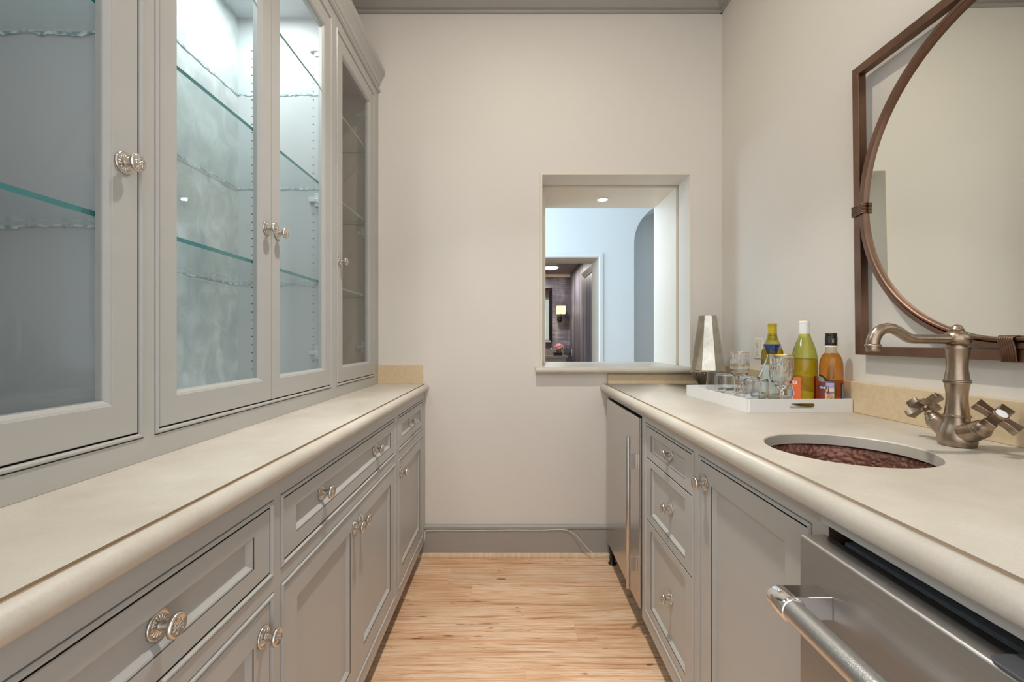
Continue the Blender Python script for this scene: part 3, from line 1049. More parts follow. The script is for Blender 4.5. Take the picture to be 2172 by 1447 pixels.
def pin_holes(ypos, s):
    """two columns of shelf-pin holes on a side panel, 32 mm apart; s is the side they face"""
    mb = MB()
    for xx in (-0.775, -1.015):
        for k in range(40):
            z = 1.02 + 0.032 * k
            if any(abs(z - q) < 0.02 for q in (1.087, 1.68, 2.27)) and xx > -0.9:
                continue
            M = Matrix.Translation((xx, ypos, z)) @ Matrix.Rotation(PI / 2 * s, 4, 'X')
            mb.lathe([(0.0, 0.0006), (0.0024, 0.0006), (0.0024, -0.002)], 8, M, smooth=False)
    return mb


def rough_shelf(ya, yb, z, parent, unlit=False):
    xf = -0.7265
    t = 0.0095
    mb = MB()
    n = 70
    # clear slab
    mb.add([(xf, ya, z), (xf, yb, z), (XBK + .003, yb, z), (XBK + .003, ya, z)], [(0, 1, 2, 3)], 0)
    mb.add([(xf, ya, z - t), (XBK + .003, ya, z - t), (XBK + .003, yb, z - t), (xf, yb, z - t)], [(0, 1, 2, 3)], 0)
    mb.add([(xf, ya, z - t), (xf, yb, z - t), (xf, yb, z), (xf, ya, z)], [(0, 1, 2, 3)], 1)
    # rough-cut side and back edges
    path = []
    for i in range(n + 1):
        path.append((xf + (XBK + .003 - xf) * i / n, ya))
    for i in range(1, n + 1):
        path.append((XBK + .003, ya + (yb - ya) * i / n))
    for i in range(1, n + 1):
        path.append((XBK + .003 + (xf - XBK - .003) * i / n, yb))
    vs, fs = [], []
    rr = random.Random(int(z * 1000) + int(ya * 100))
    j = 0.0
    for k, (x, y_) in enumerate(path):
        j = 0.72 * j + rr.uniform(-0.0022, 0.0022)
        w_ = abs(rr.gauss(0, 0.0014)) - 0.002
        vs += [(x, y_, z - 0.003 + j * 0.4), (x, y_, z - t - w_ + j)]
    for k in range(len(path) - 1):
        fs.append((2 * k, 2 * k + 2, 2 * k + 3, 2 * k + 1))
    mb.add(vs, fs, 2)
    return build('shelf', mb, ['shelf_glass', 'shelf_edge_unlit' if unlit else 'shelf_edge', 'shelf_edge_unlit' if unlit else 'shelf_rough_edge'], parent, recalc=False)


def hinge(parent, y_, z, s):
    """cup hinge arm on the side panel; s = -1 when the panel faces -Y"""
    mb = MB()
    def hb(x0, x1, ya_, yb_, z0, z1):
        mb.box(x0, x1, min(y_ + s * ya_, y_ + s * yb_), max(y_ + s * ya_, y_ + s * yb_), z + z0, z + z1)
    hb(-0.788, -0.722, 0, 0.014, -0.009, 0.009)
    hb(-0.768, -0.748, 0, 0.006, -0.026, 0.026)
    hb(-0.752, -0.724, 0.004, 0.026, -0.017, -0.001)
    mb.lathe([(0.0, 0.002), (0.0045, 0.001), (0.005, 0.0)], 10, Matrix.Translation((-0.757, y_ + s * 0.014, z)) @ Matrix.Rotation(PI / 2 * (1 if s < 0 else -1), 4, 'X'))
    return build('hinge', mb, 'hinge_metal', parent, bevel=0.001)


for nm, y0, y1, (a, c), nd in left_units:
    root = thing('display_cabinet', (FU, (y0 + y1) / 2, UZ0), upper_labels[nm], 'cabinet', 'glass-door display cabinets standing on the left worktop')
    h = (a, c, *HZ)
    build('face_frame', frame_holes(MB(), PU, y0, y1, UZ0, UZ1, [h]), 'cabinet_grey', root)
    bead(PU, h, root)
    ia, ib = a + 0.010, c + 0.009
    mb = MB()
    xs = FU - 0.0205
    mb.box(XL + .004, xs, y0 + 0.0005, ia, UZ0, UZ1 - 0.03)
    mb.box(XL + .004, xs, ib, y1 - 0.0005, UZ0, UZ1 - 0.03)
    mb.box(XL + .004, xs, ia, ib, UZ0, UZ0 + 0.045)
    mb.box(XL + .004, xs, ia, ib, 2.395, 2.415)
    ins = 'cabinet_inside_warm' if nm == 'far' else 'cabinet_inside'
    build('carcass', mb, ins, root)
    build('back_panel', MB().box(XL + .002, XBK, ia, ib, UZ0 + 0.045, 2.395), 'pearl_back' if nm == 'middle' else ins, root)
    build('pin_holes', pin_holes(ib, 1), 'dark_inside', root, kind='stuff')
    if nm != 'near':
        build('pin_holes', pin_holes(ia, -1), 'dark_inside', root, kind='stuff')
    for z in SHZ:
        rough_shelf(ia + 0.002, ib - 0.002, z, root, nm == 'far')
    q = inset(h)
    if nd == 1:
        do = glass_door(PU, q, 0.054, root)
        inst('knob', KNOB, do, (FU, c - 0.045 if nm == 'near' else a + 0.040, 1.455), ROT_L)
        if nm == 'far':
            for z in (1.10, 1.68, 2.285):
                hinge(do, ib - 0.0005, z, -1)
    else:
        mid = (a + c) / 2 - 0.004
        do = glass_door(PU, (q[0], mid - 0.001, q[2], q[3]), 0.046, root)
        inst('knob', KNOB, do, (FU, mid - 0.028, 1.455), ROT_L)
        for z in (1.087, 1.682, 2.27):
            hinge(do, ia + 0.0005, z, 1)
        do = glass_door(PU, (mid + 0.001, q[1], q[2], q[3]), 0.046, root)
        inst('knob', KNOB, do, (FU, mid + 0.032, 1.455), ROT_L)
        for z in (1.087, 1.682, 2.27):
            hinge(do, ib - 0.0005, z, -1)
    if nm != 'far':          # puck lamps recessed in the cabinet top
        for py in ((0.58,) if nm == 'near' else (1.10, 1.57)):
            build('puck_light', MB().lathe([(0.0, 2.3945), (0.030, 2.3945), (0.036, 2.390), (0.036, 2.395)], 24, Matrix.Translation((-0.90, py, 0))), 'lamp_lens_soft', root)
    # cornice
    cz = 2.435
    pc = [(FU, cz), (FU + 0.004, cz), (FU + 0.011, cz + 0.006), (FU + 0.011, cz + 0.014), (FU + 0.004, cz + 0.020), (FU + 0.004, cz + 0.032),
          (FU + 0.008, cz + 0.036), (FU + 0.014, cz + 0.055), (FU + 0.026, cz + 0.078), (FU + 0.034, cz + 0.090), (FU + 0.036, cz + 0.098), (FU + 0.036, cz + 0.115),
          (FU + 0.030, cz + 0.118), (FU - 0.02, cz + 0.118), (FU - 0.02, UZ1 + 0.0005), (FU, UZ1 + 0.0005)]
    build('cornice', MB().sweep(pc, y0, y1), 'cabinet_grey', root)

# ------------------------------------------------------------------ right side: drawer cabinet, sink cabinet, refrigerator, dishwasher
root = thing('base_cabinet', (FR, 1.46, 0), 'grey three-drawer cabinet between the refrigerator and the sink cabinet', 'cabinet')
RZ = (0.132, 0.831)
hole = (1.238, 1.687, *RZ)
build('face_frame', frame_holes(MB(), PR, 1.223, 1.729, ZB, 0.862, [hole]), 'cabinet_grey', root)
bead(PR, hole, root)
build('carcass', MB().box(FR + 0.045, XR - .005, 1.224, 1.728, ZB + 0.012, 0.8615), 'dark_inside', root)
build('toe_kick', MB().box(FR + 0.07, FR + 0.085, 1.223, 1.729, 0.001, ZB + 0.012), 'brown_ply', root)
q = inset(hole)
for (za, zb_, kz) in ((0.7055, q[3], 0.770), (0.479, 0.7025, 0.598), (q[2], 0.476, 0.312)):
    dr = front(PR, (q[0], q[1], za, zb_), 0.052, 0.024, 0.030, 'drawer', root)
    inst('knob', KNOB, dr, (FR + 0.010, 1.448, kz), ROT_R)

root = thing('base_cabinet', (FR, 0.96, 0), 'grey single-door sink cabinet beside the steel dishwasher', 'cabinet')
hole = (0.752, 1.208, *RZ)
build('face_frame', frame_holes(MB(), PR, 0.714, 1.223, ZB, 0.862, [hole]), 'cabinet_grey', root)
bead(PR, hole, root)
mb = MB()
mb.box(FR + 0.03, XR - .005, 0.7145, 0.722, ZB + 0.012, 0.8615)
mb.box(FR + 0.03, XR - .005, 1.215, 1.2225, ZB + 0.012, 0.8615)
mb.box(XR - 0.02, XR - .005, 0.722, 1.215, ZB + 0.012, 0.8615)
mb.box(FR + 0.03, XR - .005, 0.722, 1.215, ZB + 0.012, ZB + 0.03)
mb.box(FR + 0.021, FR + 0.028, 0.722, 1.215, ZB + 0.03, 0.8615)
build('carcass', mb, 'brown_ply', root)
build('toe_kick', MB().box(FR + 0.07, FR + 0.085, 0.714, 1.223, 0.001, ZB + 0.012), 'brown_ply', root)
do = front(PR, inset(hole), 0.062, 0.048, 0.056, 'door', root)
inst('knob', KNOB, do, (FR, 1.170, 0.7665), ROT_R)

# under-counter refrigerator
root = thing('refrigerator', (0.52, 2.03, 0), 'stainless steel under-counter refrigerator beside the end wall', 'refrigerator')
mb = MB().loft([(1.735, 2.326, 0.110, 0.835, -0.045), (1.735, 2.326, 0.110, 0.835, -0.002), (1.737, 2.324, 0.112, 0.833, 0)], lambda u, d, z: (0.489 - d, u, z), back=True)
dr = build('door', mb, 'steel_vertical', root)
build('cabinet_body', MB().box(0.540, XR - 0.03, 1.737, 2.335, 0.045, 0.838), 'black_plastic', root)
build('top_rail', MB().box(FR + 0.001, 0.53, 1.730, D - 0.002, 0.844, 0.8615), 'cabinet_grey', root)
build('side_filler', MB().box(FR + 0.001, 0.54, 2.342, D - 0.025, ZB, 0.8435), 'cabinet_grey', root)
hx, hy = 0.455, 1.768
hd = build('handle', MB().lathe([(0.0, 0.170), (0.0078, 0.170), (0.0085, 0.171), (0.0085, 0.759), (0.0078, 0.760), (0.0, 0.760)], 20, Matrix.Translation((hx, hy, 0))), 'steel_vertical', dr, sharp=50)
for z in (0.636, 0.241):
    build('handle_bracket', MB().box(hx, 0.489, hy - 0.007, hy + 0.007, z, z + 0.056), 'steel_vertical', dr, bevel=0.001)
for (x_, y_) in ((0.512, 2.305), (0.640, 1.765)):
    mb = MB().lathe([(0.0, 0.001), (0.020, 0.001), (0.021, 0.004), (0.017, 0.008), (0.012, 0.010), (0.012, 0.055), (0.016, 0.057), (0.016, 0.112), (0.0, 0.112)], 16, Matrix.Translation((x_, y_, 0)))
    build('foot', mb, 'black_plastic', root)
mb = MB()
for k in range(9):
    mb.box(0.540, 0.548, 1.75, 2.32, 0.022 + k * 0.009, 0.026 + k * 0.009)
build('toe_grille', mb, 'black_plastic', root, kind='stuff')

# dishwasher
root = thing('dishwasher', (FR, 0.41, 0), 'stainless steel dishwasher with a thick tube handle under the right worktop', 'dishwasher')
DXF = 0.4525
y0, y1 = 0.108, 0.7115
zt = 0.831
prof = [(0.500, 0.115), (DXF, 0.115), (DXF, zt - 0.004), (DXF + 0.0012, zt - 0.0012), (DXF + 0.004, zt), (0.4905, zt), (0.497, zt - 0.0035), (0.500, zt - 0.006)]
dr = build('door', MB().sweep(prof, y0, y1), 'steel', root, sharp=60)
build('tub', MB().box(0.512, XR - 0.04, y0 + 0.012, y1 - 0.005, 0.06, 0.818), 'black_plastic', root)
build('felt_strip', MB().box(0.5135, 0.5345, y0 + 0.012, y1 - 0.012, 0.8185, 0.8245), 'grey_felt', root)
build('toe_kick', MB().box(FR + 0.06, FR + 0.075, y0, y1, 0.001, 0.11), 'black_plastic', root)
build('worktop_rail', MB().box(FR - 0.012, FR + 0.025, 0.106, 0.7135, 0.8495, 0.8615), 'cabinet_grey', root)
build('side_lining', MB().box(FR + 0.0005, 0.535, 0.7122, 0.7137, 0.12, 0.849), 'brown_ply', root)
# tube handle along the door
hx, hz = 0.394, 0.7565
Mh = Matrix.Translation((hx, 0, hz)) @ Matrix.Rotation(-PI / 2, 4, 'X')
hd = build('handle', MB().lathe([(0.0, 0.17), (0.0155, 0.17), (0.0155, 0.633), (0.0, 0.633)], 32, Mh), 'steel_tube', dr, sharp=50)
for (a, c) in ((0.635, 0.674), (0.168, 0.129)):
    s = 1 if c > a else -1
    mb = MB().lathe([(0.0, a - s * 0.002), (0.0150, a - s * 0.002), (0.0175, a), (0.0180, a + s * 0.004), (0.0180, c - s * 0.005), (0.0165, c - s * 0.001), (0.0, c)], 32, Mh)
    build('end_cap', mb, 'chrome', dr, sharp=50)
    mb = MB().box(hx, DXF, min(a + s * 0.004, c - s * 0.002), max(a + s * 0.004, c - s * 0.002), hz - 0.0165, hz + 0.0165)
    build('handle_bracket', mb, 'bracket_steel', dr, bevel=0.0012)
# dark control pad lying over the door edge
pts = [(0.4500, 0.395), (0.4505, 0.425), (0.456, 0.4335), (0.466, 0.4350), (0.505, 0.4350), (0.505, 0.20), (0.4500, 0.20)]
n = len(pts)
mb = MB()
mb.add([(x, y_, zt + 0.0005) for x, y_ in pts] + [(x, y_, zt + 0.0045) for x, y_ in pts],
       [tuple(reversed(range(n))), tuple(range(n, 2 * n))] + [(i, (i + 1) % n, n + (i + 1) % n, n + i) for i in range(n)])
build('control_pad', mb, 'pad_grey', root, bevel=0.0015)
# end panel beyond the dishwasher
root = thing('end_panel', (FR, 0.085, 0), 'grey end panel closing the right worktop run past the dishwasher', 'panel')
mb = MB().box(FR, XR - 0.005, 0.066, 0.104, 0.001, 0.8615)
build('panel', mb, 'cabinet_grey', root, bevel=0.001)

# ------------------------------------------------------------------ sink and faucet
root = thing('sink', (SX, SY, 0.70), 'round hammered copper sink set under the right worktop', 'sink')
prof = [(0.180, 0.8785), (0.166, 0.8782), (0.160, 0.872), (0.159, 0.845), (0.152, 0.79), (0.135, 0.755), (0.10, 0.735), (0.05, 0.728), (0.022, 0.726)]
prof2 = [(0.024, 0.7245), (0.052, 0.7265), (0.102, 0.7335), (0.137, 0.7535), (0.154, 0.789), (0.161, 0.845), (0.163, 0.875), (0.180, 0.877)]
mb = MB().surf(prof, 64, Matrix.Translation((SX, SY, 0)))
mb.surf(prof2, 64, Matrix.Translation((SX, SY, 0)))
build('bowl', mb, 'hammered_copper', root)
build('drain', MB().lathe([(0.0, 0.7225), (0.026, 0.7225), (0.0265, 0.7275), (0.024, 0.7285), (0.019, 0.7265), (0.0, 0.7262)], 32, Matrix.Translation((SX, SY, 0))), 'antique_brass', root, sharp=45)

FX, FY = 0.975, 0.995
root = thing('faucet', (FX, FY, ZT), 'antique brass bar faucet with two cross handles behind the copper sink', 'faucet')
T = Matrix.Translation((FX, FY, ZT))
mb = MB()
mb.lathe([(0.0, 0.0002), (0.0305, 0.0002), (0.0320, 0.002), (0.0335, 0.010), (0.0335, 0.020), (0.0305, 0.032), (0.0252, 0.045), (0.0218, 0.056), (0.0215, 0.064), (0.0, 0.064)], 40, T)
for s in (1, -1):     # swept arms to the valves
    pts, rd = [], []
    for k in range(9):
        t = k / 8
        a = math.radians(70 - 42 * t)
        pts.append(Vector((FX, FY + s * (0.002 + 0.050 * t), ZT + 0.0285 + 0.0035 * t + 0.0150 * t * t)))
        rd.append(0.0275 - 0.0095 * t ** 0.8)
    mb.tube(pts, rd, 24)
build('body', mb, 'antique_brass', root, sharp=60)
mb = MB()
cz = 0.064
col = [(0.0215, 0.056), (0.0215, 0.0625), (0.0238, 0.064), (0.0238, 0.0668), (0.0215, 0.0682), (0.0205, 0.072), (0.0188, 0.090), (0.0180, 0.105), (0.0190, 0.120), (0.0213, 0.1345),
       (0.0216, 0.1360), (0.0234, 0.1372), (0.0234, 0.1390), (0.0217, 0.1400), (0.0234, 0.1412), (0.0234, 0.1428), (0.0214, 0.1442), (0.0205, 0.150), (0.0183, 0.166), (0.0180, 0.177), (0.0190, 0.192), (0.0214, 0.209), (0.0224, 0.212), (0.0224, 0.2155), (0.0, 0.2160)]
mb.lathe([(0.0, 0.056)] + col, 40, T)
build('column', mb, 'antique_brass', root, sharp=35)
mb = MB()
ball = [(0.0, 0.2162), (0.0165, 0.2162)] + [(0.0248 * math.cos(a), 0.2335 + 0.0200 * math.sin(a)) for a in [math.radians(q) for q in (-48, -32, -16, 0, 16, 32, 48, 62)]] + [(0.0105, 0.2525), (0.0, 0.2526)]
mb.lathe(ball, 40, T)
mb.lathe([(0.0, 0.252), (0.0118, 0.252), (0.0122, 0.2545), (0.0105, 0.2565), (0.0095, 0.2600), (0.0055, 0.2635), (0.0, 0.2645)], 28, T)
build('swivel_cap', mb, 'antique_brass', root, sharp=35)
# spout
zb = ZT + 0.2325
ux, uy = -0.9975, -0.07
path = [(0.012, 0.0), (0.040, 0.0), (0.075, 0.0), (0.104, 0.0005), (0.114, 0.003), (0.124, 0.0085), (0.138, 0.0175), (0.150, 0.0225), (0.162, 0.0240), (0.174, 0.0215), (0.184, 0.0155), (0.191, 0.0070), (0.1945, -0.002), (0.1955, -0.012)]
pts = [Vector((FX + ux * d_, FY + uy * d_, zb + dz)) for d_, dz in path]
rd = [0.0112, 0.0106, 0.0103, 0.0104, 0.0105, 0.0106, 0.0108, 0.0110, 0.0113, 0.0117, 0.0120, 0.0122, 0.0124, 0.0124]
mb = MB().tube(pts, rd, 28)
tip = pts[-1]
mb.lathe([(0.0, -0.0145), (0.0118, -0.0145), (0.0126, -0.0135), (0.0126, -0.0052), (0.0146, -0.0045), (0.0154, -0.0022), (0.0146, 0.0004), (0.0126, 0.0016), (0.0, 0.0016)], 32, Matrix.Translation(tip))
build('spout', mb, 'antique_brass', root, sharp=50)
# valves with cross handles
for s in (1, -1):
    base = Vector((FX, FY + s * 0.0475, ZT + 0.0435))
    ax = Vector((0.02, s * 0.72, 0.69)).normalized()
    M = Matrix.Translation(base) @ ax.to_track_quat('Z', 'Y').to_matrix().to_4x4() @ Matrix.Rotation(math.radians(20 if s > 0 else 28), 4, 'Z') @ Matrix.Diagonal((1.16, 1.16, 1.05, 1))
    mb = MB()
    mb.lathe([(0.0, -0.004), (0.0152, -0.004), (0.0165, -0.001), (0.0165, 0.004), (0.0150, 0.006), (0.0146, 0.010), (0.0122, 0.0165), (0.0094, 0.0205), (0.0098, 0.0225), (0.0098, 0.0245), (0.0070, 0.0255),
              (0.0052, 0.0262), (0.0045, 0.028), (0.0045, 0.034), (0.0, 0.034)], 28, M)
    build('valve', mb, 'antique_brass', root, sharp=40)
    mb = MB()
    mb.lathe([(0.0, 0.033), (0.0078, 0.033), (0.0095, 0.036), (0.0108, 0.044), (0.0112, 0.050), (0.0118, 0.0515), (0.0118, 0.0545), (0.0108, 0.0556), (0.0, 0.0556)], 28, M)
    for k in range(4):        # flat flared arms
        Mk = M @ Matrix.Rotation(PI / 2 * k, 4, 'Z')
        prof = [(0.008, 0.0074), (0.016, 0.0074), (0.024, 0.0086), (0.0305, 0.0104), (0.0330, 0.0102), (0.0336, 0.0084)]
        vs, fs = [], []
        for (x_, w_) in prof:
            tk = 0.0066
            vs += [(x_, -w_, 0.0440 - tk), (x_, w_, 0.0440 - tk), (x_, w_, 0.0440 + tk), (x_, -w_, 0.0440 + tk)]
        for q_ in range(len(prof) - 1):
            for i in range(4):
                j = (i + 1) % 4
                fs.append((q_ * 4 + i, q_ * 4 + j, q_ * 4 + 4 + j, q_ * 4 + 4 + i))
        fs += [(3, 2, 1, 0), tuple(4 * (len(prof) - 1) + i for i in range(4))]
        mb.add(vs, fs, 0, False, Mk)
    hd = build('handle', mb, 'antique_brass', root, bevel=0.0016, sharp=40)
    build('index_cap', MB().lathe([(0.0, 0.0552), (0.0088, 0.0552), (0.0086, 0.0568), (0.0, 0.0574)], 24, M), 'porcelain', hd, sharp=60)

# ------------------------------------------------------------------ mirror: bronze square around a round mirror, leaning off its hook
MS = 0.888
MYC = 0.980
root = thing('mirror', (XR - 0.008, MYC, 1.0894), 'round mirror in a bronze square frame leaning out from the wall above the faucet', 'mirror', rot=(0, -0.0115, 0))
h = MS / 2
ft, fw = 0.024, 0.0255
xb_, xf_ = -0.003, -0.003 - ft


def bar(p, q, name):
    """mitred square bar between outer corners p -> q (y, z), centre of frame at (0, h)"""
    c = Vector((0, h))
    p, q = Vector(p), Vector(q)
    pi = p + Vector((math.copysign(fw, c.x - p.x), math.copysign(fw, c.y - p.y)))
    qi = q + Vector((math.copysign(fw, c.x - q.x), math.copysign(fw, c.y - q.y)))
    vs = []
    for x in (xb_, xf_):
        for k in (p, q, qi, pi):
            vs.append((x, k.x, k.y))
    fs = [(0, 1, 2, 3), (7, 6, 5, 4), (0, 4, 5, 1), (1, 5, 6, 2), (2, 6, 7, 3), (3, 7, 4, 0)]
    build('frame_bar', MB().add(vs, fs), 'bronze', root, bevel=0.0012, local=True)


cs = [(-h, 0), (h, 0), (h, MS), (-h, MS)]
for i in range(4):
    bar(cs[i], cs[(i + 1) % 4], 'bar')
ro = h - fw - 0.0005
Mr = Matrix.Translation((0, 0, h)) @ Matrix.Rotation(-PI / 2, 4, 'Y')      # ring axis towards the room (-X)
pr = [(ro, 0.006), (ro, 0.0295), (ro - 0.0015, 0.0310), (ro - 0.0125, 0.0312), (ro - 0.0140, 0.0290), (ro - 0.0145, 0.0235), (ro - 0.0160, 0.0235), (ro - 0.0165, 0.0330),
      (ro - 0.0185, 0.0352), (ro - 0.0225, 0.0354), (ro - 0.0245, 0.0338), (ro - 0.0250, 0.0310), (ro - 0.0250, 0.015), (ro - 0.0250, 0.006)]
build('ring', MB().lathe(pr, 128, Mr, closed=True), 'bronze', root, local=True, sharp=35)
build('glass', MB().lathe([(0.0, 0.018), (ro - 0.0252, 0.018), (ro - 0.0252, 0.0255), (0.0, 0.0255)], 128, Mr), 'mirror_glass', root, local=True, sharp=30)
for k in range(4):        # wire bindings where ring and square touch
    mb = MB()
    Mk = Matrix.Translation((0, 0, h)) @ Matrix.Rotation(PI / 2 * k, 4, 'X') @ Matrix.Translation((0, 0, -h))
    for i in range(7):
        yy = (i - 3) * 0.0046
        e_ = 0.0022
        loop = [(-0.001, yy, -0.0005), (-0.031, yy, -0.0005), (-0.0335, yy, 0.027), (-0.0375, yy, 0.0405), (-0.0405, yy, 0.0455), (-0.0405, yy, 0.0500), (-0.0360, yy, 0.0535), (-0.027, yy, 0.0535)]
        mb.tube(loop, e_ + 0.0002, 8, M=Mk)
    build('binding', mb, 'bronze', root, local=True)

# ------------------------------------------------------------------ white tray and what stands on it
TA = math.radians(2.3)
TX, TY = 0.748, 1.436      # near-left corner
TW, TL, THt, tw = 0.3405, 0.462, 0.043, 0.006
root = thing('tray', (TX, TY, ZT), 'white serving tray with cut-out handles holding bottles and glasses', 'tray', rot=(0, 0, TA))


def slot_wall(w_, zlo, zhi, cx, hw, hz0, hz1):
    """outline of an end wall with a stadium hole: returns outer and inner loops of equal length"""
    n = 32
    outer, inner = [], []
    r_ = (hz1 - hz0) / 2
    cz = (hz0 + hz1) / 2
    for i in range(n):
        a = 2 * PI * (i + 0.5) / n
        c, s = math.cos(a), math.sin(a)
        inner.append((cx + math.copysign(hw - r_, c) + r_ * c, cz + r_ * s))
    for (x, z) in inner:
        dx, dz = x - cx, z - cz
        t = min((w_ / 2) / abs(dx) if abs(dx) > 1e-9 else 1e9, ((zhi - cz) if dz > 0 else (cz - zlo)) / abs(dz) if abs(dz) > 1e-9 else 1e9)
        outer.append((cx + dx * t, cz + dz * t))
    return outer, inner


build('base', MB().box(tw, TW - tw, tw, TL - tw, 0.0004, 0.006), 'white_tray', root, local=True)
for x in (0, TW - tw):
    build('side', MB().box(x, x + tw, tw, TL - tw, 0.0003, THt), 'white_tray', root, local=True)
for y_ in (0.0, TL - tw):
    w_ = TW
    oc, ic = slot_wall(w_, 0.0003, THt, TW / 2 + 0.006, 0.043, 0.0135, 0.0295)
    # square the outline at the corners
    cx = TW / 2
    outer = [(min(max(x, 0.0), TW), z) for x, z in oc]
    n = len(outer)
    vs = []
    for yy in (y_, y_ + tw):
        vs += [(x, yy, z) for x, z in outer] + [(x, yy, z) for x, z in ic]
    fs = []
    for i in range(n):
        j = (i + 1) % n
        fs += [(i, j, n + j, n + i), (2 * n + j, 2 * n + i, 3 * n + i, 3 * n + j), (i, 2 * n + i, 2 * n + j, j), (n + i, n + j, 3 * n + j, 3 * n + i)]
    mb = MB().add(vs, fs)
    for cx_ in (0.0, TW):              # corner gussets of the fan outline
        for cz_ in (0.0003, THt):
            a_ = min((p for p in outer if abs(p[0] - cx_) < 1e-6), key=lambda p: abs(p[1] - cz_), default=None)
            b_ = min((p for p in outer if abs(p[1] - cz_) < 1e-6), key=lambda p: abs(p[0] - cx_), default=None)
            if a_ and b_:
                for yy in (y_, y_ + tw):
                    mb.add([(a_[0], yy, a_[1]), (cx_, yy, cz_), (b_[0], yy, b_[1])], [(0, 1, 2)])
                mb.add([(a_[0], y_, a_[1]), (cx_, y_, cz_), (cx_, y_ + tw, cz_), (a_[0], y_ + tw, a_[1])], [(0, 1, 2, 3)])
                mb.add([(b_[0], y_, b_[1]), (cx_, y_, cz_), (cx_, y_ + tw, cz_), (b_[0], y_ + tw, b_[1])], [(0, 1, 2, 3)])
    build('end_wall', mb, 'white_tray', root, local=True)
ZF = ZT + 0.0063         # tray floor


def text_on_cylinder(txt, size, rad, a_start, z0, M, mat, parent, name='lettering', depth=0.0004, bold=0.0, xs=1.0):
    """flat print wrapped round a bottle; angles grow towards +a"""
    cu = bpy.data.curves.new('lettering', 'FONT')
    cu.body = txt
    cu.size = size
    cu.offset = bold
    cu.resolution_u = 2
    tmp = bpy.data.objects.new('lettering', cu)
    COL.objects.link(tmp)
    dg = bpy.context.evaluated_depsgraph_get()
    me = tmp.evaluated_get(dg).to_mesh()
    vs = [(v.co.x * xs, v.co.y) for v in me.vertices]
    fs = [tuple(p.vertices) for p in me.polygons]
    tmp.evaluated_get(dg).to_mesh_clear()
    bpy.data.objects.remove(tmp)
    bpy.data.curves.remove(cu)
    rr = rad + depth
    out = [((rr) * math.cos(a_start + x / rad), (rr) * math.sin(a_start + x / rad), z0 + y_) for x, y_ in vs]
    return build(name, MB().add(out, fs, 0, False, M), mat, parent, recalc=False)


def band(rad, a0, a1, z0, z1, M, mat, parent, name='label', n=20, th=0.0):
    mb = MB().surf([(rad + th, z0), (rad + th, z1)], n, M, 0, True, 0.0, a0, a1)
    return build(name, mb, mat, parent)


def facing(x, y_):
    """angle on a bottle at (x, y) that faces the camera"""
    return math.atan2(-y_, -x)


# white-capped wine bottle
bx_, by_ = 1.006, 1.560
M = Matrix.Translation((bx_, by_, ZF))
root = thing('wine_bottle', (bx_, by_, ZF), 'green wine bottle with white cap and orange label, half full', 'bottle')
WR = 0.945
outl = [(0.0, 0.004), (0.030, 0.0008), (0.038, 0.0008), (0.0410, 0.004), (0.0412, 0.150), (0.0400, 0.168), (0.0355, 0.190), (0.0285, 0.212), (0.0215, 0.228), (0.0172, 0.240), (0.0152, 0.256), (0.0143, 0.290)]
outl = [(r * WR if z < 0.235 else r, z) for r, z in outl]
build('body', MB().lathe(outl, 48, M), 'wine_glass_green', root, sharp=60)
inn = [(0.0, 0.006), (0.032, 0.004), (0.0392, 0.006), (0.0394, 0.149), (0.0387, 0.160), (0.0, 0.160)]
inn = [(r * WR, z) for r, z in inn]
build('wine', MB().lathe(inn, 48, M), 'wine_liquid', root, sharp=40)
cap = [(0.0152, 0.236), (0.0166, 0.236), (0.0166, 0.270), (0.0160, 0.2705), (0.0160, 0.2725), (0.0167, 0.273), (0.0167, 0.2775), (0.0160, 0.278), (0.0160, 0.280), (0.0167, 0.2805), (0.0167, 0.2885), (0.0158, 0.290), (0.0, 0.290)]
build('cap', MB().lathe([(0.0150, 0.238)] + cap[1:], 32, M), 'cap_white', root, sharp=40)
build('cap_top', MB().lathe([(0.0, 0.2903), (0.0155, 0.2903), (0.0152, 0.2922), (0.0, 0.2926)], 32, M), 'copper_foil', root, sharp=40)
fa = facing(bx_, by_)
RW = 0.0414 * WR
lab = band(RW, fa - 2.25, fa - 0.26, 0.014, 0.098, M, 'label_orange', root, 'front_label', 28, 0.0002)
band(RW, fa + 0.98, fa + 2.4, 0.010, 0.100, M, 'label_orange', root, 'back_label', 16, 0.0002)
text_on_cylinder('COPPOLA', 0.0175, RW + 0.0003, fa - 1.76, 0.0735, M, 'label_white', lab, bold=0.0007, xs=0.60)
band(RW + 0.0002, fa - 1.62, fa - 0.62, 0.0690, 0.0695, M, 'label_white', lab, 'rule', 12, 0.0003)
band(RW + 0.0002, fa - 1.5, fa - 0.8, 0.0175, 0.0190, M, 'label_white', lab, 'rule', 12, 0.0003)
for (sc, mt) in ((1.0, 'label_white'), (0.78, 'label_slate')):
    pts = [(0.0, 0.024 * sc), (0.3 * sc, 0), (0.0, -0.024 * sc), (-0.3 * sc, 0)]
    rr = RW + 0.0005 + (0.0002 if sc < 1 else 0)
    grid, fs = [], []
    m_ = 8
    for i in range(m_ + 1):
        a = -0.3 * sc + 0.6 * sc * i / m_
        hz = 0.024 * sc * (1 - abs(a) / (0.3 * sc))
        for zz in (-hz, hz):
            aa = fa - 1.12 + a
            grid.append((rr * math.cos(aa), rr * math.sin(aa), 0.043 + zz))
    for i in range(m_):
        fs.append((2 * i, 2 * i + 2, 2 * i + 3, 2 * i + 1))
    build('emblem', MB().add(grid, fs, 0, False, M), mt, lab, recalc=False)

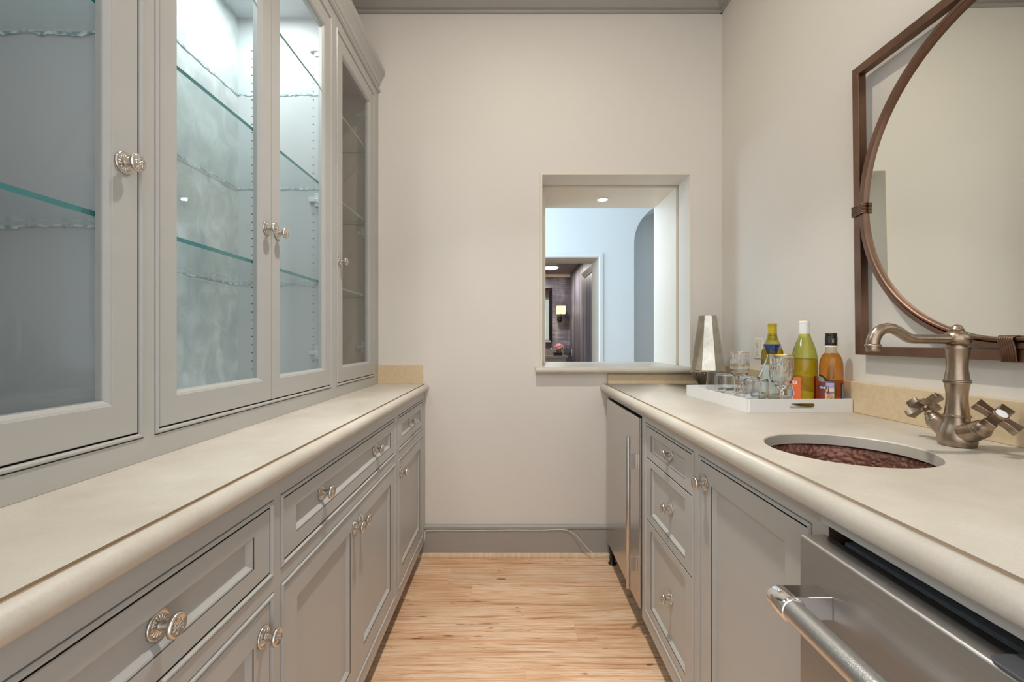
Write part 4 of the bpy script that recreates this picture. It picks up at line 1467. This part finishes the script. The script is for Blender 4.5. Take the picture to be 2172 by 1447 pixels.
# yellow-capped bottle at the back
bx_, by_ = 1.022, 1.780
M = Matrix.Translation((bx_, by_, ZF))
root = thing('wine_bottle', (bx_, by_, ZF), 'yellow-topped wine bottle with pale label behind the blue-rimmed decanter', 'bottle')
k_ = 0.99
build('body', MB().lathe([(r, z * k_) for r, z in outl], 48, M), 'wine_glass_green', root, sharp=60)
build('wine', MB().lathe([(r, z if z < .1 else z + 0.03) for r, z in inn[:-2]] + [(0.033, 0.190), (0.0, 0.190)], 48, M), 'wine_liquid', root, sharp=40)
build('cap', MB().lathe([(0.0150, 0.222), (0.0158, 0.222), (0.0158, 0.272), (0.0150, 0.2725), (0.0150, 0.2745), (0.0158, 0.275), (0.0158, 0.2850), (0.0162, 0.2855), (0.0162, 0.2880), (0.0, 0.2885)], 32, M), 'cap_yellow', root, sharp=40)
build('cap_ring', MB().lathe([(0.0161, 0.240), (0.0161, 0.2445)], 32, M), 'copper_foil', root)
fa = facing(bx_, by_)
band(RW, fa - 1.25, fa + 1.25, 0.020, 0.128, M, 'label_pale', root, 'front_label', 24, 0.0003)

# amber spirit bottle
bx_, by_ = 1.0465, 1.488
M = Matrix.Translation((bx_, by_, ZF))
root = thing('spirit_bottle', (bx_, by_, ZF), 'amber spirit bottle with black cap and a vineyard picture label', 'bottle')
KS = 0.888
ob = [(0.0, 0.004), (0.028, 0.001), (0.0355, 0.001), (0.0372, 0.004), (0.0374, 0.010), (0.0362, 0.014), (0.0372, 0.019), (0.0378, 0.130), (0.0372, 0.146), (0.0350, 0.160), (0.0305, 0.171), (0.0245, 0.1785), (0.0190, 0.183), (0.0165, 0.187), (0.0160, 0.196), (0.0158, 0.208)]
build('body', MB().lathe([(r * KS if z < 0.18 else r, z) for r, z in ob], 48, M), 'amber_glass', root, sharp=60)
ib_ = [(0.0, 0.006), (0.028, 0.004), (0.0345, 0.005), (0.0360, 0.019), (0.0365, 0.130), (0.0358, 0.145), (0.0336, 0.158), (0.0295, 0.168), (0.0235, 0.1755), (0.0175, 0.1805), (0.0, 0.1807)]
build('liquor', MB().lathe([(r * KS if z < 0.175 else r, z) for r, z in ib_], 48, M), 'amber_liquid', root, sharp=60)
cp_ = build('cap', MB().lathe([(0.0, 0.206), (0.0168, 0.206), (0.0172, 0.207), (0.0172, 0.2335), (0.0166, 0.2345), (0.0166, 0.238), (0.0158, 0.2385), (0.0158, 0.2400), (0.0166, 0.2405), (0.0164, 0.2455), (0.0156, 0.2465), (0.0, 0.2465)], 32, M), 'cap_black', root, sharp=40)
build('collar', MB().lathe([(0.0158, 0.2000), (0.0170, 0.2002), (0.0172, 0.2055), (0.0158, 0.2058)], 32, M), 'cap_white', root)
fa = facing(bx_, by_)
for (a_, w_) in ((fa - 0.32, 0.22), (fa + 0.34, 0.36)):     # small gold ornaments on the cap
    mb = MB()
    for q_ in range(4):
        mb.surf([(0.01735, 0.2145 + q_ * 0.0036), (0.01735, 0.2165 + q_ * 0.0036)], 6, M, 0, False, 0.0, a_ - w_ * (0.5 if q_ % 2 else 0.36), a_ + w_ * (0.5 if q_ % 2 else 0.36))
    build('ornament', mb, 'gold', cp_)
RB = 0.0380 * KS
A1 = fa + 0.36           # right end of the picture label


def patch(a0, a1, z0, z1, mat, lift, parent, name, n=12):
    return band(RB, a0, a1, z0, z1, M, mat, parent, name, n, lift)


lab = patch(fa - 1.9, A1, 0.024, 0.0935, 'label_dark', 0.0003, root, 'front_label', 28)
# arched crown of the label
vs, fs = [], []
for i in range(17):
    t = i / 16
    a = fa - 1.9 + (A1 - 0.62 - fa + 1.9) * t
    zz = 0.0935 + 0.0175 * (math.sqrt(max(0.0, 1 - ((a - (fa - 1.15)) / 0.78) ** 2)) if abs(a - (fa - 1.15)) < 0.78 else 0.0)
    vs += [((RB + 0.0003) * math.cos(a), (RB + 0.0003) * math.sin(a), 0.0930), ((RB + 0.0003) * math.cos(a), (RB + 0.0003) * math.sin(a), zz + 0.0005)]
for i in range(16):
    fs.append((2 * i, 2 * i + 2, 2 * i + 3, 2 * i + 1))
build('label_arch', MB().add(vs, fs, 0, True, M), 'label_dark', root, recalc=False)
vs, fs = [], []
for i in range(13):
    a = fa - 1.75 + 1.20 * i / 12
    zz = 0.0905 + 0.0155 * math.sqrt(max(0.0, 1 - ((a - (fa - 1.15)) / 0.66) ** 2))
    vs += [((RB + 0.0005) * math.cos(a), (RB + 0.0005) * math.sin(a), 0.0885), ((RB + 0.0005) * math.cos(a), (RB + 0.0005) * math.sin(a), zz)]
for i in range(12):
    fs.append((2 * i, 2 * i + 2, 2 * i + 3, 2 * i + 1))
build('arch_picture', MB().add(vs, fs, 0, True, M), 'label_grey', root, recalc=False)
patch(fa - 1.85, A1 - 0.06, 0.0270, 0.0905, 'label_grey', 0.0005, lab, 'border')
patch(fa - 1.82, A1 - 0.10, 0.0290, 0.0885, 'label_dark', 0.0006, lab, 'inner_border')
patch(fa - 1.80, fa - 0.42, 0.0300, 0.0870, 'label_red', 0.0007, lab, 'red_field')
patch(fa - 0.42, A1 - 0.13, 0.0560, 0.0865, 'label_sky', 0.0007, lab, 'sky')
patch(fa - 0.42, A1 - 0.13, 0.0560, 0.0690, 'label_haze', 0.0008, lab, 'haze')
patch(fa - 0.40, A1 - 0.16, 0.0520, 0.0585, 'label_slate', 0.0009, lab, 'hills')
patch(fa - 0.50, A1 - 0.13, 0.0305, 0.0545, 'label_field', 0.0008, lab, 'field')
for k in range(6):        # vine rows running to the distance
    vs, fs = [], []
    for i in range(5):
        t = i / 4
        zz = 0.0535 - 0.0225 * t
        ac = fa - 0.30 + 0.05 * k + (0.085 * k + 0.02) * t
        hw_ = 0.008 + 0.020 * t
        for s in (-1, 1):
            a = min(ac + s * hw_, A1 - 0.13)
            vs.append(((RB + 0.0010) * math.cos(a), (RB + 0.0010) * math.sin(a), zz))
    for i in range(4):
        fs.append((2 * i, 2 * i + 2, 2 * i + 3, 2 * i + 1))
    build('vine_row', MB().add(vs, fs, 0, True, M), 'label_row', lab, recalc=False)
vs = [((RB + 0.0011) * math.cos(fa - 0.20 + a), (RB + 0.0011) * math.sin(fa - 0.20 + a), z) for a, z in ((-0.09, 0.052), (0.09, 0.052), (0.045, 0.064), (0.03, 0.070), (0.0, 0.0815), (-0.03, 0.070), (-0.045, 0.064))]
build('tower', MB().add(vs, [tuple(range(7))], 0, False, M), 'label_row', lab, recalc=False)
patch(fa - 1.60, fa - 0.34, 0.0640, 0.0745, 'label_blue', 0.0012, lab, 'banner')
text_on_cylinder('IGNE', 0.0098, RB + 0.0006, fa - 1.06, 0.0659, M, 'label_white', lab, bold=0.0003, depth=0.0010)
patch(fa + 0.98, fa + 2.3, 0.026, 0.0835, 'label_slate', 0.0004, root, 'back_label')

# blue-rimmed decanter
bx_, by_ = 0.9577, 1.670
M = Matrix.Translation((bx_, by_, ZF))
root = thing('decanter', (bx_, by_, ZF), 'clear ship decanter with wide base and flared cobalt blue rim', 'decanter')
DR = 0.93
pd = [(0.0, 0.0030), (0.060, 0.0015), (0.0740, 0.004), (0.0775, 0.014), (0.0765, 0.030), (0.0700, 0.050), (0.0580, 0.078), (0.0440, 0.105), (0.0320, 0.130), (0.0225, 0.150), (0.0185, 0.163), (0.0180, 0.170), (0.0192, 0.1765),
      (0.0176, 0.1765), (0.0163, 0.170), (0.0168, 0.163), (0.0207, 0.149), (0.0302, 0.128), (0.0420, 0.103), (0.0558, 0.076), (0.0672, 0.049), (0.0735, 0.030), (0.0742, 0.016), (0.0700, 0.009), (0.0, 0.0105)]
build('body', MB().surf([(r * DR, z) for r, z in pd], 56, M), 'blown_glass', root)
build('rim', MB().surf([(0.0192, 0.1765), (0.0205, 0.185), (0.0235, 0.195), (0.0275, 0.2035), (0.0293, 0.2075), (0.0287, 0.2090), (0.0270, 0.2065), (0.0225, 0.195), (0.0185, 0.182)], 48, M), 'blue_glass', root)

# cut-crystal goblets with gilt rims
def goblet_mesh():
    mb = MB()
    n = 24
    mb.lathe([(0.0, 0.0010), (0.0270, 0.0010), (0.0285, 0.0020), (0.0280, 0.0035), (0.0180, 0.0062), (0.0085, 0.0105), (0.0062, 0.018), (0.0056, 0.032), (0.0062, 0.046), (0.0085, 0.0515), (0.0098, 0.055), (0.0085, 0.0585), (0.0070, 0.061)], 12, smooth=False)
    # bowl outside: diamond-cut lower half, fluted upper half
    rows = [(0.0070, 0.061), (0.0150, 0.0660), (0.0235, 0.0740), (0.0310, 0.0850), (0.0358, 0.0970), (0.0384, 0.1100), (0.0390, 0.1200)]
    vs, fs = [], []
    for k, (r, z) in enumerate(rows):
        for i in range(n):
            a = 2 * PI * (i + 0.5 * (k % 2)) / n
            vs.append((r * math.cos(a), r * math.sin(a), z))
    for k in range(len(rows) - 1):
        for i in range(n):
            j = (i + 1) % n
            a, b_, c, d = k * n + i, k * n + j, (k + 1) * n + i, (k + 1) * n + j
            if k % 2 == 0:
                fs += [(a, b_, c), (b_, d, c)]
            else:
                fs += [(a, b_, d), (a, d, c)]
    mb.add(vs, fs)
    m_ = 48
    rr = [(0.0390, 0.1200, 0.0), (0.0386, 0.132, 0.0011), (0.0378, 0.148, 0.0012), (0.0374, 0.164, 0.0011), (0.0379, 0.170, 0.0), (0.0383, 0.1755, 0.0), (0.0366, 0.1755, 0.0), (0.0358, 0.164, 0.0), (0.0362, 0.148, 0.0),
          (0.0368, 0.125, 0.0), (0.0355, 0.107, 0.0), (0.0305, 0.092, 0.0), (0.0210, 0.079, 0.0), (0.0100, 0.0725, 0.0), (0.0, 0.0710, 0.0)]
    vs, fs = [], []
    for (r, z, am) in rr:
        for i in range(m_):
            a = 2 * PI * i / m_
            q = r - am * (i % 2)
            vs.append((q * math.cos(a), q * math.sin(a), z))
    for k in range(len(rr) - 1):
        for i in range(m_):
            j = (i + 1) % m_
            fs.append((k * m_ + i, k * m_ + j, (k + 1) * m_ + j, (k + 1) * m_ + i))
    mb.add(vs, fs)
    return mb.mesh('goblet', 'crystal', recalc=False)


GOB = goblet_mesh()
GRIM = MB().surf([(0.0381, 0.1735), (0.0386, 0.1752), (0.0383, 0.1762), (0.0364, 0.1762), (0.0363, 0.1740)], 48).mesh('gilt_rim', 'gold')
GSPOT = [(0.926, 1.842, 'cut crystal goblet with gold rim at the back of the white tray'),
         (0.884, 1.488, 'cut crystal goblet with gold rim in front of the orange-labelled bottle')]
for x, y_, lb in GSPOT:
    root = thing('goblet', (x, y_, ZF), lb, 'glass', 'gold-rimmed crystal goblets on the tray')
    for nm_, me_ in (('body', GOB), ('gilt_rim', GRIM)):
        inst(nm_, me_, root, (x, y_, ZF)).scale = (0.91, 0.91, 1)

# stemless tumblers
tp = [(0.0, 0.0035), (0.018, 0.0012), (0.0255, 0.0012), (0.0320, 0.006), (0.0385, 0.018), (0.0412, 0.032), (0.0410, 0.046), (0.0395, 0.066), (0.0378, 0.086), (0.0371, 0.0945), (0.0366, 0.0952), (0.0361, 0.0945),
      (0.0368, 0.086), (0.0385, 0.066), (0.0400, 0.046), (0.0401, 0.032), (0.0372, 0.019), (0.0305, 0.0095), (0.018, 0.0065), (0.0, 0.0062)]
TUM = MB().surf([(r * 0.92, z) for r, z in tp], 40).mesh('tumbler', 'blown_glass')
TSPOT = [(0.824, 1.828, 'clear stemless tumbler at the far left corner of the tray'),
         (0.808, 1.722, 'clear stemless tumbler second from the back along the tray edge'),
         (0.838, 1.606, 'clear stemless tumbler between the decanter and the long tray edge'),
         (0.812, 1.506, 'clear stemless tumbler nearest the camera at the tray corner')]
for x, y_, lb in TSPOT:
    o = bpy.data.objects.new('tumbler', TUM)
    COL.objects.link(o)
    o.location = (x, y_, ZF)
    tag(o, lb, 'glass', 'stemless tumblers on the tray')

# faceted mercury-glass vase in the corner
vx, vy = 0.950, 2.200
M = Matrix.Translation((vx, vy, ZT))
root = thing('vase', (vx, vy, ZT), 'tall faceted mercury glass vase in the corner behind the white tray', 'vase')
ph = math.radians(3)
mb = MB()
mb.lathe([(0.0, 0.0005), (0.029, 0.0005), (0.031, 0.003), (0.083, 0.078), (0.0846, 0.0825), (0.0815, 0.088), (0.0425, 0.3465), (0.0415, 0.3475), (0.0395, 0.3465), (0.0395, 0.330), (0.0785, 0.087), (0.029, 0.008), (0.0, 0.008)], 8, M, 0, False, phase=ph)
build('body', mb, 'mercury_glass', root, recalc=True, bevel=0.0012)
mb = MB()
for i in range(32):      # cut flutes of the foot
    a = 2 * PI * i / 32
    mb.tube([(vx + 0.0325 * math.cos(a - 0.22), vy + 0.0325 * math.sin(a - 0.22), ZT + 0.006), (vx + 0.0755 * math.cos(a), vy + 0.0755 * math.sin(a), ZT + 0.0735)], [0.0016, 0.0030], 5, smooth=False)
build('flutes', mb, 'mercury_glass', root, kind='stuff')

# wall outlet
root = thing('outlet', (XR, 2.042, 1.052), 'ivory wall outlet on the right wall behind the bottles', 'outlet')
def POut(u, d, z): return (XR - d, u, z)
mb = MB().loft([(2.006, 2.078, 1.0515, 1.1405, 0.0), (2.006, 2.078, 1.0515, 1.1405, 0.003), (2.009, 2.075, 1.0545, 1.1375, 0.0055)], POut)
build('plate', mb, 'white_plastic', root)
for zc in (1.077, 1.115):
    rc = build('receptacle', MB().loft([(2.027, 2.057, zc - .0135, zc + .0135, 0.005), (2.0275, 2.0565, zc - .013, zc + .013, 0.0068)], POut), 'white_plastic', root)
    mb = MB()
    for (du, hh) in ((-0.006, 0.0035), (0.006, 0.003)):
        mb.box(XR - 0.0072, XR - 0.006, 2.042 + du - 0.001, 2.042 + du + 0.001, zc + 0.002 - hh, zc + 0.002 + hh)
    mb.box(XR - 0.0072, XR - 0.006, 2.040, 2.044, zc - 0.010, zc - 0.006)
    build('slots', mb, 'dark_inside', rc)
build('screw', MB().lathe([(0.0, 0.0008), (0.0022, 0.0006), (0.0026, 0.0)], 10, Matrix.Translation((XR - 0.0055, 2.042, 1.096)) @ Matrix.Rotation(-PI / 2, 4, 'Y')), 'nickel', root)

# thin cable along the baseboard to the refrigerator
pts = [(-0.4485, 2.350, 0.096), (-0.4475, 2.362, 0.118), (-0.444, 2.371, 0.138), (-0.40, 2.3755, 0.1415), (-0.22, 2.3755, 0.1405), (0.0, 2.3755, 0.1420), (0.16, 2.3755, 0.1415), (0.265, 2.3755, 0.1435), (0.30, 2.372, 0.139), (0.335, 2.364, 0.121),
       (0.365, 2.354, 0.092), (0.395, 2.345, 0.060), (0.418, 2.336, 0.040), (0.437, 2.330, 0.032), (0.470, 2.325, 0.030), (0.500, 2.330, 0.036), (0.535, 2.336, 0.055)]
def smooth_path(p, m_=6):
    """Catmull-Rom through the points"""
    p = [Vector(q) for q in p]
    out = []
    for i in range(len(p) - 1):
        a_, b_, c_, d_ = p[max(i - 1, 0)], p[i], p[i + 1], p[min(i + 2, len(p) - 1)]
        for k in range(m_):
            t = k / m_
            out.append(0.5 * ((2 * b_) + (c_ - a_) * t + (2 * a_ - 5 * b_ + 4 * c_ - d_) * t * t + (3 * b_ - a_ - 3 * c_ + d_) * t ** 3))
    out.append(p[-1])
    return out


o = build('cable', MB().tube(smooth_path(pts), 0.0022, 8), 'wire')
tag(o, 'thin pale cable lying along the baseboard and drooping to the refrigerator', 'cable')

# ceiling downlights above the aisle (just out of the frame) and the one in the pass-through
for (x, y_, z, r_, lb) in ((0.02, 1.34, ZC, 0.062, 'round recessed ceiling light over the aisle before the end wall'),
                           (0.02, 0.05, ZC, 0.062, 'round recessed ceiling light over the near end of the aisle'),
                           (0.56, 2.786, IZ1, 0.030, 'small bright recessed light in the pass-through soffit')):
    root = thing('downlight', (x, y_, z), lb, 'light', None)
    M = Matrix.Translation((x, y_, z))
    build('trim_ring', MB().lathe([(r_, -0.0005), (r_ * 1.32, -0.0005), (r_ * 1.30, -0.004), (r_ * 1.05, -0.006), (r_, -0.004)], 32, M, closed=True), 'white_plastic', root)
    build('lens', MB().lathe([(0.0, -0.0015), (r_ * 0.99, -0.0015), (r_ * 0.99, -0.0005), (0.0, -0.0005)], 32, M), 'lamp_lens', root)

# ------------------------------------------------------------------ powder room seen through the doorway
root = thing('vanity', (0.3, 7.38, 0), 'grey vanity with a stone top in the powder room beyond the pass-through', 'vanity')
build('body', MB().box(-0.6, 0.865, 7.125, PB - 0.002, 0.09, 0.846), 'vanity_grey', root, bevel=0.003)
build('top', MB().box(-0.62, 0.885, 7.10, PB - 0.001, 0.8465, 0.885), 'vanity_stone', root, bevel=0.003)
build('backsplash', MB().box(-0.62, 0.885, PB - 0.025, PB - 0.001, 0.8855, 0.985), 'vanity_stone', root, bevel=0.002)
for (a, c) in ((-0.56, -0.10), (-0.08, 0.38), (0.40, 0.845)):
    mb = MB().loft([(a, c, 0.62, 0.82, 0.0), (a, c, 0.62, 0.82, 0.012), (a + .03, c - .03, 0.65, 0.79, 0.012), (a + .034, c - .034, 0.654, 0.786, 0.006)], lambda u, d, z: (u, 7.125 - d, z))
    build('drawer', mb, 'vanity_grey', root)
build('plinth', MB().box(-0.58, 0.84, 7.16, PB - 0.01, 0.001, 0.09), 'vanity_grey', root)
root = thing('basin_tap', (0.585, 7.45, 0.885), 'small chrome tap on the powder room vanity', 'tap')
build('spout', MB().tube([(0.585, 7.45, 0.8855), (0.585, 7.45, 0.975), (0.585, 7.43, 0.995), (0.625, 7.38, 1.0), (0.655, 7.33, 0.985)], [0.012, 0.010, 0.010, 0.010, 0.009], 12), 'chrome', root)
build('base', MB().lathe([(0.0, 0.0), (0.024, 0.0), (0.022, 0.006), (0.013, 0.010)], 20, Matrix.Translation((0.585, 7.45, 0.8855))), 'chrome', root)
root = thing('tray_box', (0.745, 7.22, 0.885), 'low black box on the powder room vanity in front of the pink flowers', 'box')
build('body', MB().box(0.675, 0.805, 7.17, 7.27, 0.8855, 0.925), 'black_plastic', root, bevel=0.003)
build('lid', MB().box(0.671, 0.809, 7.166, 7.274, 0.925, 0.934), 'black_plastic', root, bevel=0.002)
fx, fy = 0.775, 7.38
root = thing('flower_bouquet', (fx, fy, 0.885), 'round pink flower bouquet in a glass vase on the vanity', 'flowers')
build('vase', MB().surf([(0.0, 0.8875), (0.036, 0.8870), (0.040, 0.892), (0.040, 0.960), (0.037, 0.960), (0.037, 0.894), (0.0, 0.892)], 24, Matrix.Translation((fx, fy, 0))), 'clear_glass', root)
mb = MB()
rr = random.Random(5)
for k in range(9):
    a = 2 * PI * k / 9
    mb.tube([(fx + 0.02 * math.cos(a), fy + 0.02 * math.sin(a), 0.896), (fx + 0.04 * math.cos(a + .5), fy + 0.04 * math.sin(a + .5), 1.0)], 0.0025, 5)
build('stems', mb, paint('stem_green', srgb(92, 110, 70), 0.5) and 'stem_green', root, kind='stuff')


def blossom_mesh():
    mb = MB()
    for ring, (cnt, tilt, s) in enumerate(((5, 20, 0.55), (7, 48, 0.8), (8, 78, 1.0))):
        for i in range(cnt):
            M = Matrix.Rotation(2 * PI * (i + 0.4 * ring) / cnt, 4, 'Z') @ Matrix.Rotation(math.radians(tilt), 4, 'Y')
            w_, l_ = 0.017 * s, 0.036 * s
            mb.add([(0, 0, 0), (-0.004, -w_ * .7, l_ * .5), (-0.004, w_ * .7, l_ * .5), (0.004, -w_ * .6, l_ * .95), (0.004, w_ * .6, l_ * .95), (0.002, 0, l_ * .55)],
                   [(0, 1, 5), (0, 5, 2), (1, 3, 5), (5, 4, 2), (5, 3, 4)], 0, True, M)
    return mb.mesh('blossom', 'pink_petal', recalc=False)


BL = blossom_mesh()
for k in range(22):
    t = (k + 0.5) / 22
    el = math.acos(1 - 1.15 * t)
    az = k * 2.39996
    d = Vector((math.sin(el) * math.cos(az), math.sin(el) * math.sin(az), math.cos(el) * 0.75))
    o = inst('blossom', BL, root, (fx + d.x * 0.068, fy + d.y * 0.068, 1.005 + d.z * 0.068))
    o.rotation_euler = d.to_track_quat('Z', 'Y').to_euler()
root = thing('wall_sconce', (0.819, PB, 1.48), 'lit wall sconce with a square cream shade in the powder room', 'lamp')
build('back_plate', MB().lathe([(0.0, 0.0), (0.045, 0.0), (0.043, 0.008), (0.02, 0.018), (0.0, 0.02)], 24, Matrix.Translation((0.819, PB - 0.0005, 1.475)) @ Matrix.Rotation(PI / 2, 4, 'X')), 'dark_frame', root)
build('arm', MB().tube([(0.819, PB - 0.015, 1.475), (0.819, PB - 0.10, 1.475), (0.819, PB - 0.16, 1.50), (0.819, PB - 0.17, 1.565)], 0.008, 10), 'dark_frame', root)
mb = MB().loft([(0.749, 0.889, 7.42, 7.54, 1.560), (0.747, 0.891, 7.418, 7.542, 1.690), (0.751, 0.887, 7.422, 7.538, 1.690), (0.753, 0.885, 7.424, 7.536, 1.560), (0.749, 0.889, 7.42, 7.54, 1.560)], lambda u, d, z: (u, z, d), cap=False)
build('shade', mb, 'lamp_shade', root)
root = thing('framed_mirror', (0.3, PB, 1.08), 'tall dark-framed mirror on the powder room wall above the vanity', 'mirror')
mb = MB().loft([(-0.10, 0.693, 1.08, 2.00, 0.0), (-0.10, 0.693, 1.08, 2.00, 0.045), (-0.085, 0.678, 1.095, 1.985, 0.055), (-0.06, 0.653, 1.12, 1.96, 0.040), (-0.045, 0.638, 1.135, 1.945, 0.030), (-0.045, 0.638, 1.135, 1.945, 0.012)],
               lambda u, d, z: (u, PB - 0.001 - d, z), cap=False)
build('frame', mb, 'dark_frame', root)
build('glass', MB().box(-0.045, 0.638, PB - 0.012, PB - 0.002, 1.135, 1.945), 'mirror_glass', root)
root = thing('ceiling_light', (0.60, 6.86, PZ), 'round white flush ceiling light in the powder room', 'light')
build('diffuser', MB().lathe([(0.0, -0.040), (0.07, -0.036), (0.105, -0.024), (0.115, -0.010)], 32, Matrix.Translation((0.60, 6.86, PZ))), 'lamp_lens_soft', root)
build('base_ring', MB().lathe([(0.100, -0.012), (0.122, -0.012), (0.124, -0.0005), (0.100, -0.0005)], 32, Matrix.Translation((0.60, 6.86, PZ)), closed=True), 'white_plastic', root)
root = thing('outlet', (PX, 7.42, 0.93), 'white outlet on the striped powder room wall with a black cord', 'outlet')
build('plate', MB().box(PX - 0.006, PX - 0.0005, 7.385, 7.455, 0.875, 0.985), 'white_plastic', root, bevel=0.002)
build('cord', MB().tube([(PX - 0.006, 7.41, 0.91), (PX - 0.05, 7.38, 0.90), (0.93, 7.32, 0.80), (0.95, 7.2, 0.70), (0.91, 7.12, 0.58)], 0.012, 8), 'black_plastic', root)
